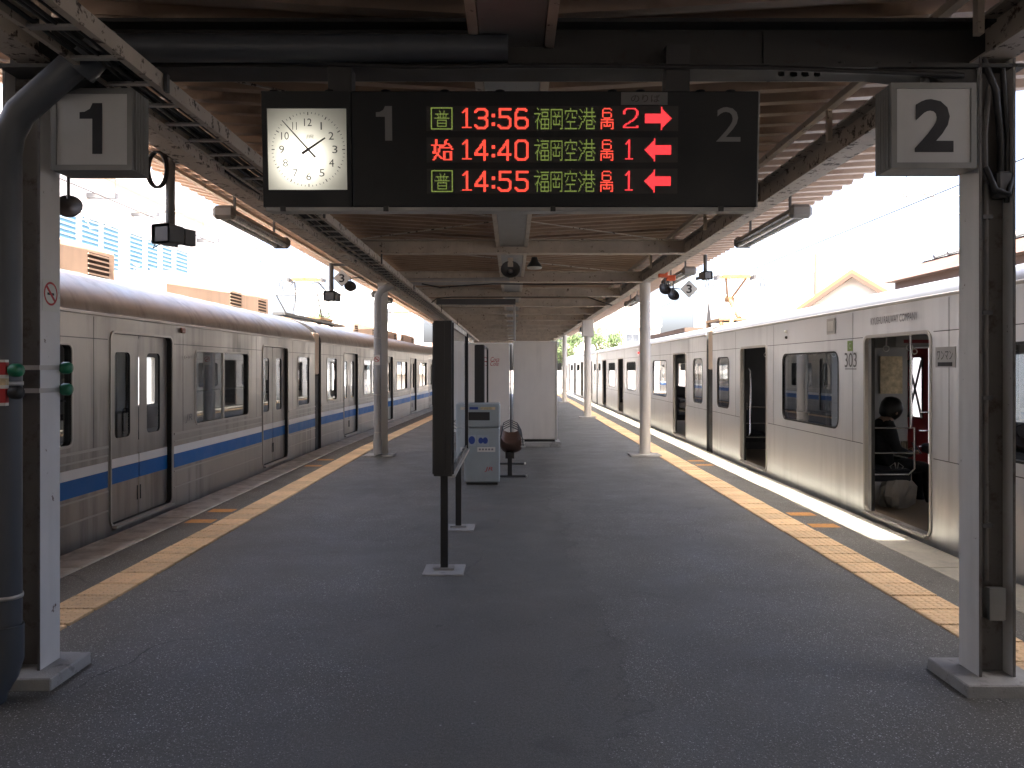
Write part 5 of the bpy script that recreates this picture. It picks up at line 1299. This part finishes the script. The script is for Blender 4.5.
def block(label, x0, x1, y0, y1, zt, m, cols, rows_, z0=2.5, balcony=False, face_l=True):
    t = thing('apartment_block', label, 'building', ((x0+x1)/2, (y0+y1)/2, -1.2), group='pale blocks beyond the station')
    w = (x1-x0)/2; d = (y1-y0)/2; h = zt+1.2
    bx('wall', m, t, -w, w, -d, d, 0, h); bx('parapet', M_BLDG, t, -w-.15, w+.15, -d-.15, d+.15, h, h+.35)
    for r_ in range(rows_):
        z = z0 + r_*2.9
        if z+1.5 > h: break
        for c in range(cols):
            xx = -w + (c+.5)*2*w/cols
            q = MB(); q.box(xx-.75, xx+.75, -d-.05, -d, z, z+1.5); f = q.build('window', M_WIN, t)
            q = MB(); q.box(xx-.03, xx+.03, -d-.07, -d-.051, z, z+1.5); q.build('mullion', M_BLDG, f)
        if balcony:
            q = MB(); q.box(-w, w, -d-1.1, -d-.06, z-.55, z-.45); q.box(-w, w, -d-1.1, -d-1.0, z-.449, z+.5); q.build('balcony', M_BLDG2, t)
block('cream apartment block with balconies far beyond the silver train', 7.0, 18.5, 100, 112, 9.5, M_BLDG2, 5, 3, balcony=True)
block('white office block standing left of the far cream apartments', 0.5, 5.6, 125, 135, 11.0, M_BLDG, 3, 3)
block('low pale block behind the pale grey-roofed house', 20, 34, 75, 88, 8.0, M_BLDG2, 6, 2)
block('white block far beyond the blue-striped train', -26, -12, 96, 108, 10.5, M_BLDG, 6, 3)
block('tall pale block far behind the clinic building', -46, -30, 70, 84, 9.0, M_BLDG2, 6, 3)

# trees: trunk, limbs, and a crown of many small leaf faces in uneven clumps
def tree(label, x, y, zt, r, seed):
    rnd = random.Random(seed); t = thing('tree', label, 'tree', (x, y, -1.2), group='trees past the station'); h = zt+1.2
    q = MB(); q.tube([(0, 0, 0), (.1, 0, h*.35), (-.05, .1, h*.62)], [.22, .16, .09], 8)
    cl_ = []
    for k in range(9):
        a = rnd.uniform(0, 6.28); rr = r*rnd.uniform(.3, .8); c = Vector((rr*math.cos(a), rr*math.sin(a), h*rnd.uniform(.5, .88))); cl_.append((c, r*rnd.uniform(.35, .6)))
        q.tube([(0, 0, h*.4), (c.x*.5, c.y*.5, (h*.4+c.z)/2 + .1), tuple(c)], [.09, .06, .02], 5)
    q.build('trunk', M_BARK, t)
    q = MB()
    for c, cr in cl_:
        for i in range(260):
            v = Vector((rnd.gauss(0, 1), rnd.gauss(0, 1), rnd.gauss(0, .8))).normalized() * cr * rnd.uniform(.45, 1.05); p = c + v
            u = Vector((rnd.gauss(0, 1), rnd.gauss(0, 1), rnd.gauss(0, 1))).normalized(); w = u.orthogonal().normalized(); s_ = rnd.uniform(.07, .16)
            q.poly([p-u*s_, p+w*s_*.5, p+u*s_, p-w*s_*.5])
    q.build('crown', M_LEAF, t)
tree('leafy green tree at the far end of the platform', 5.6, 82, 5.6, 1.9, 1)
tree('rounded green tree behind the far silver cars', 9.2, 78, 6.2, 2.0, 2)
tree('green tree rising beside the far blue-striped train', -15, 62, 6.0, 2.2, 3)
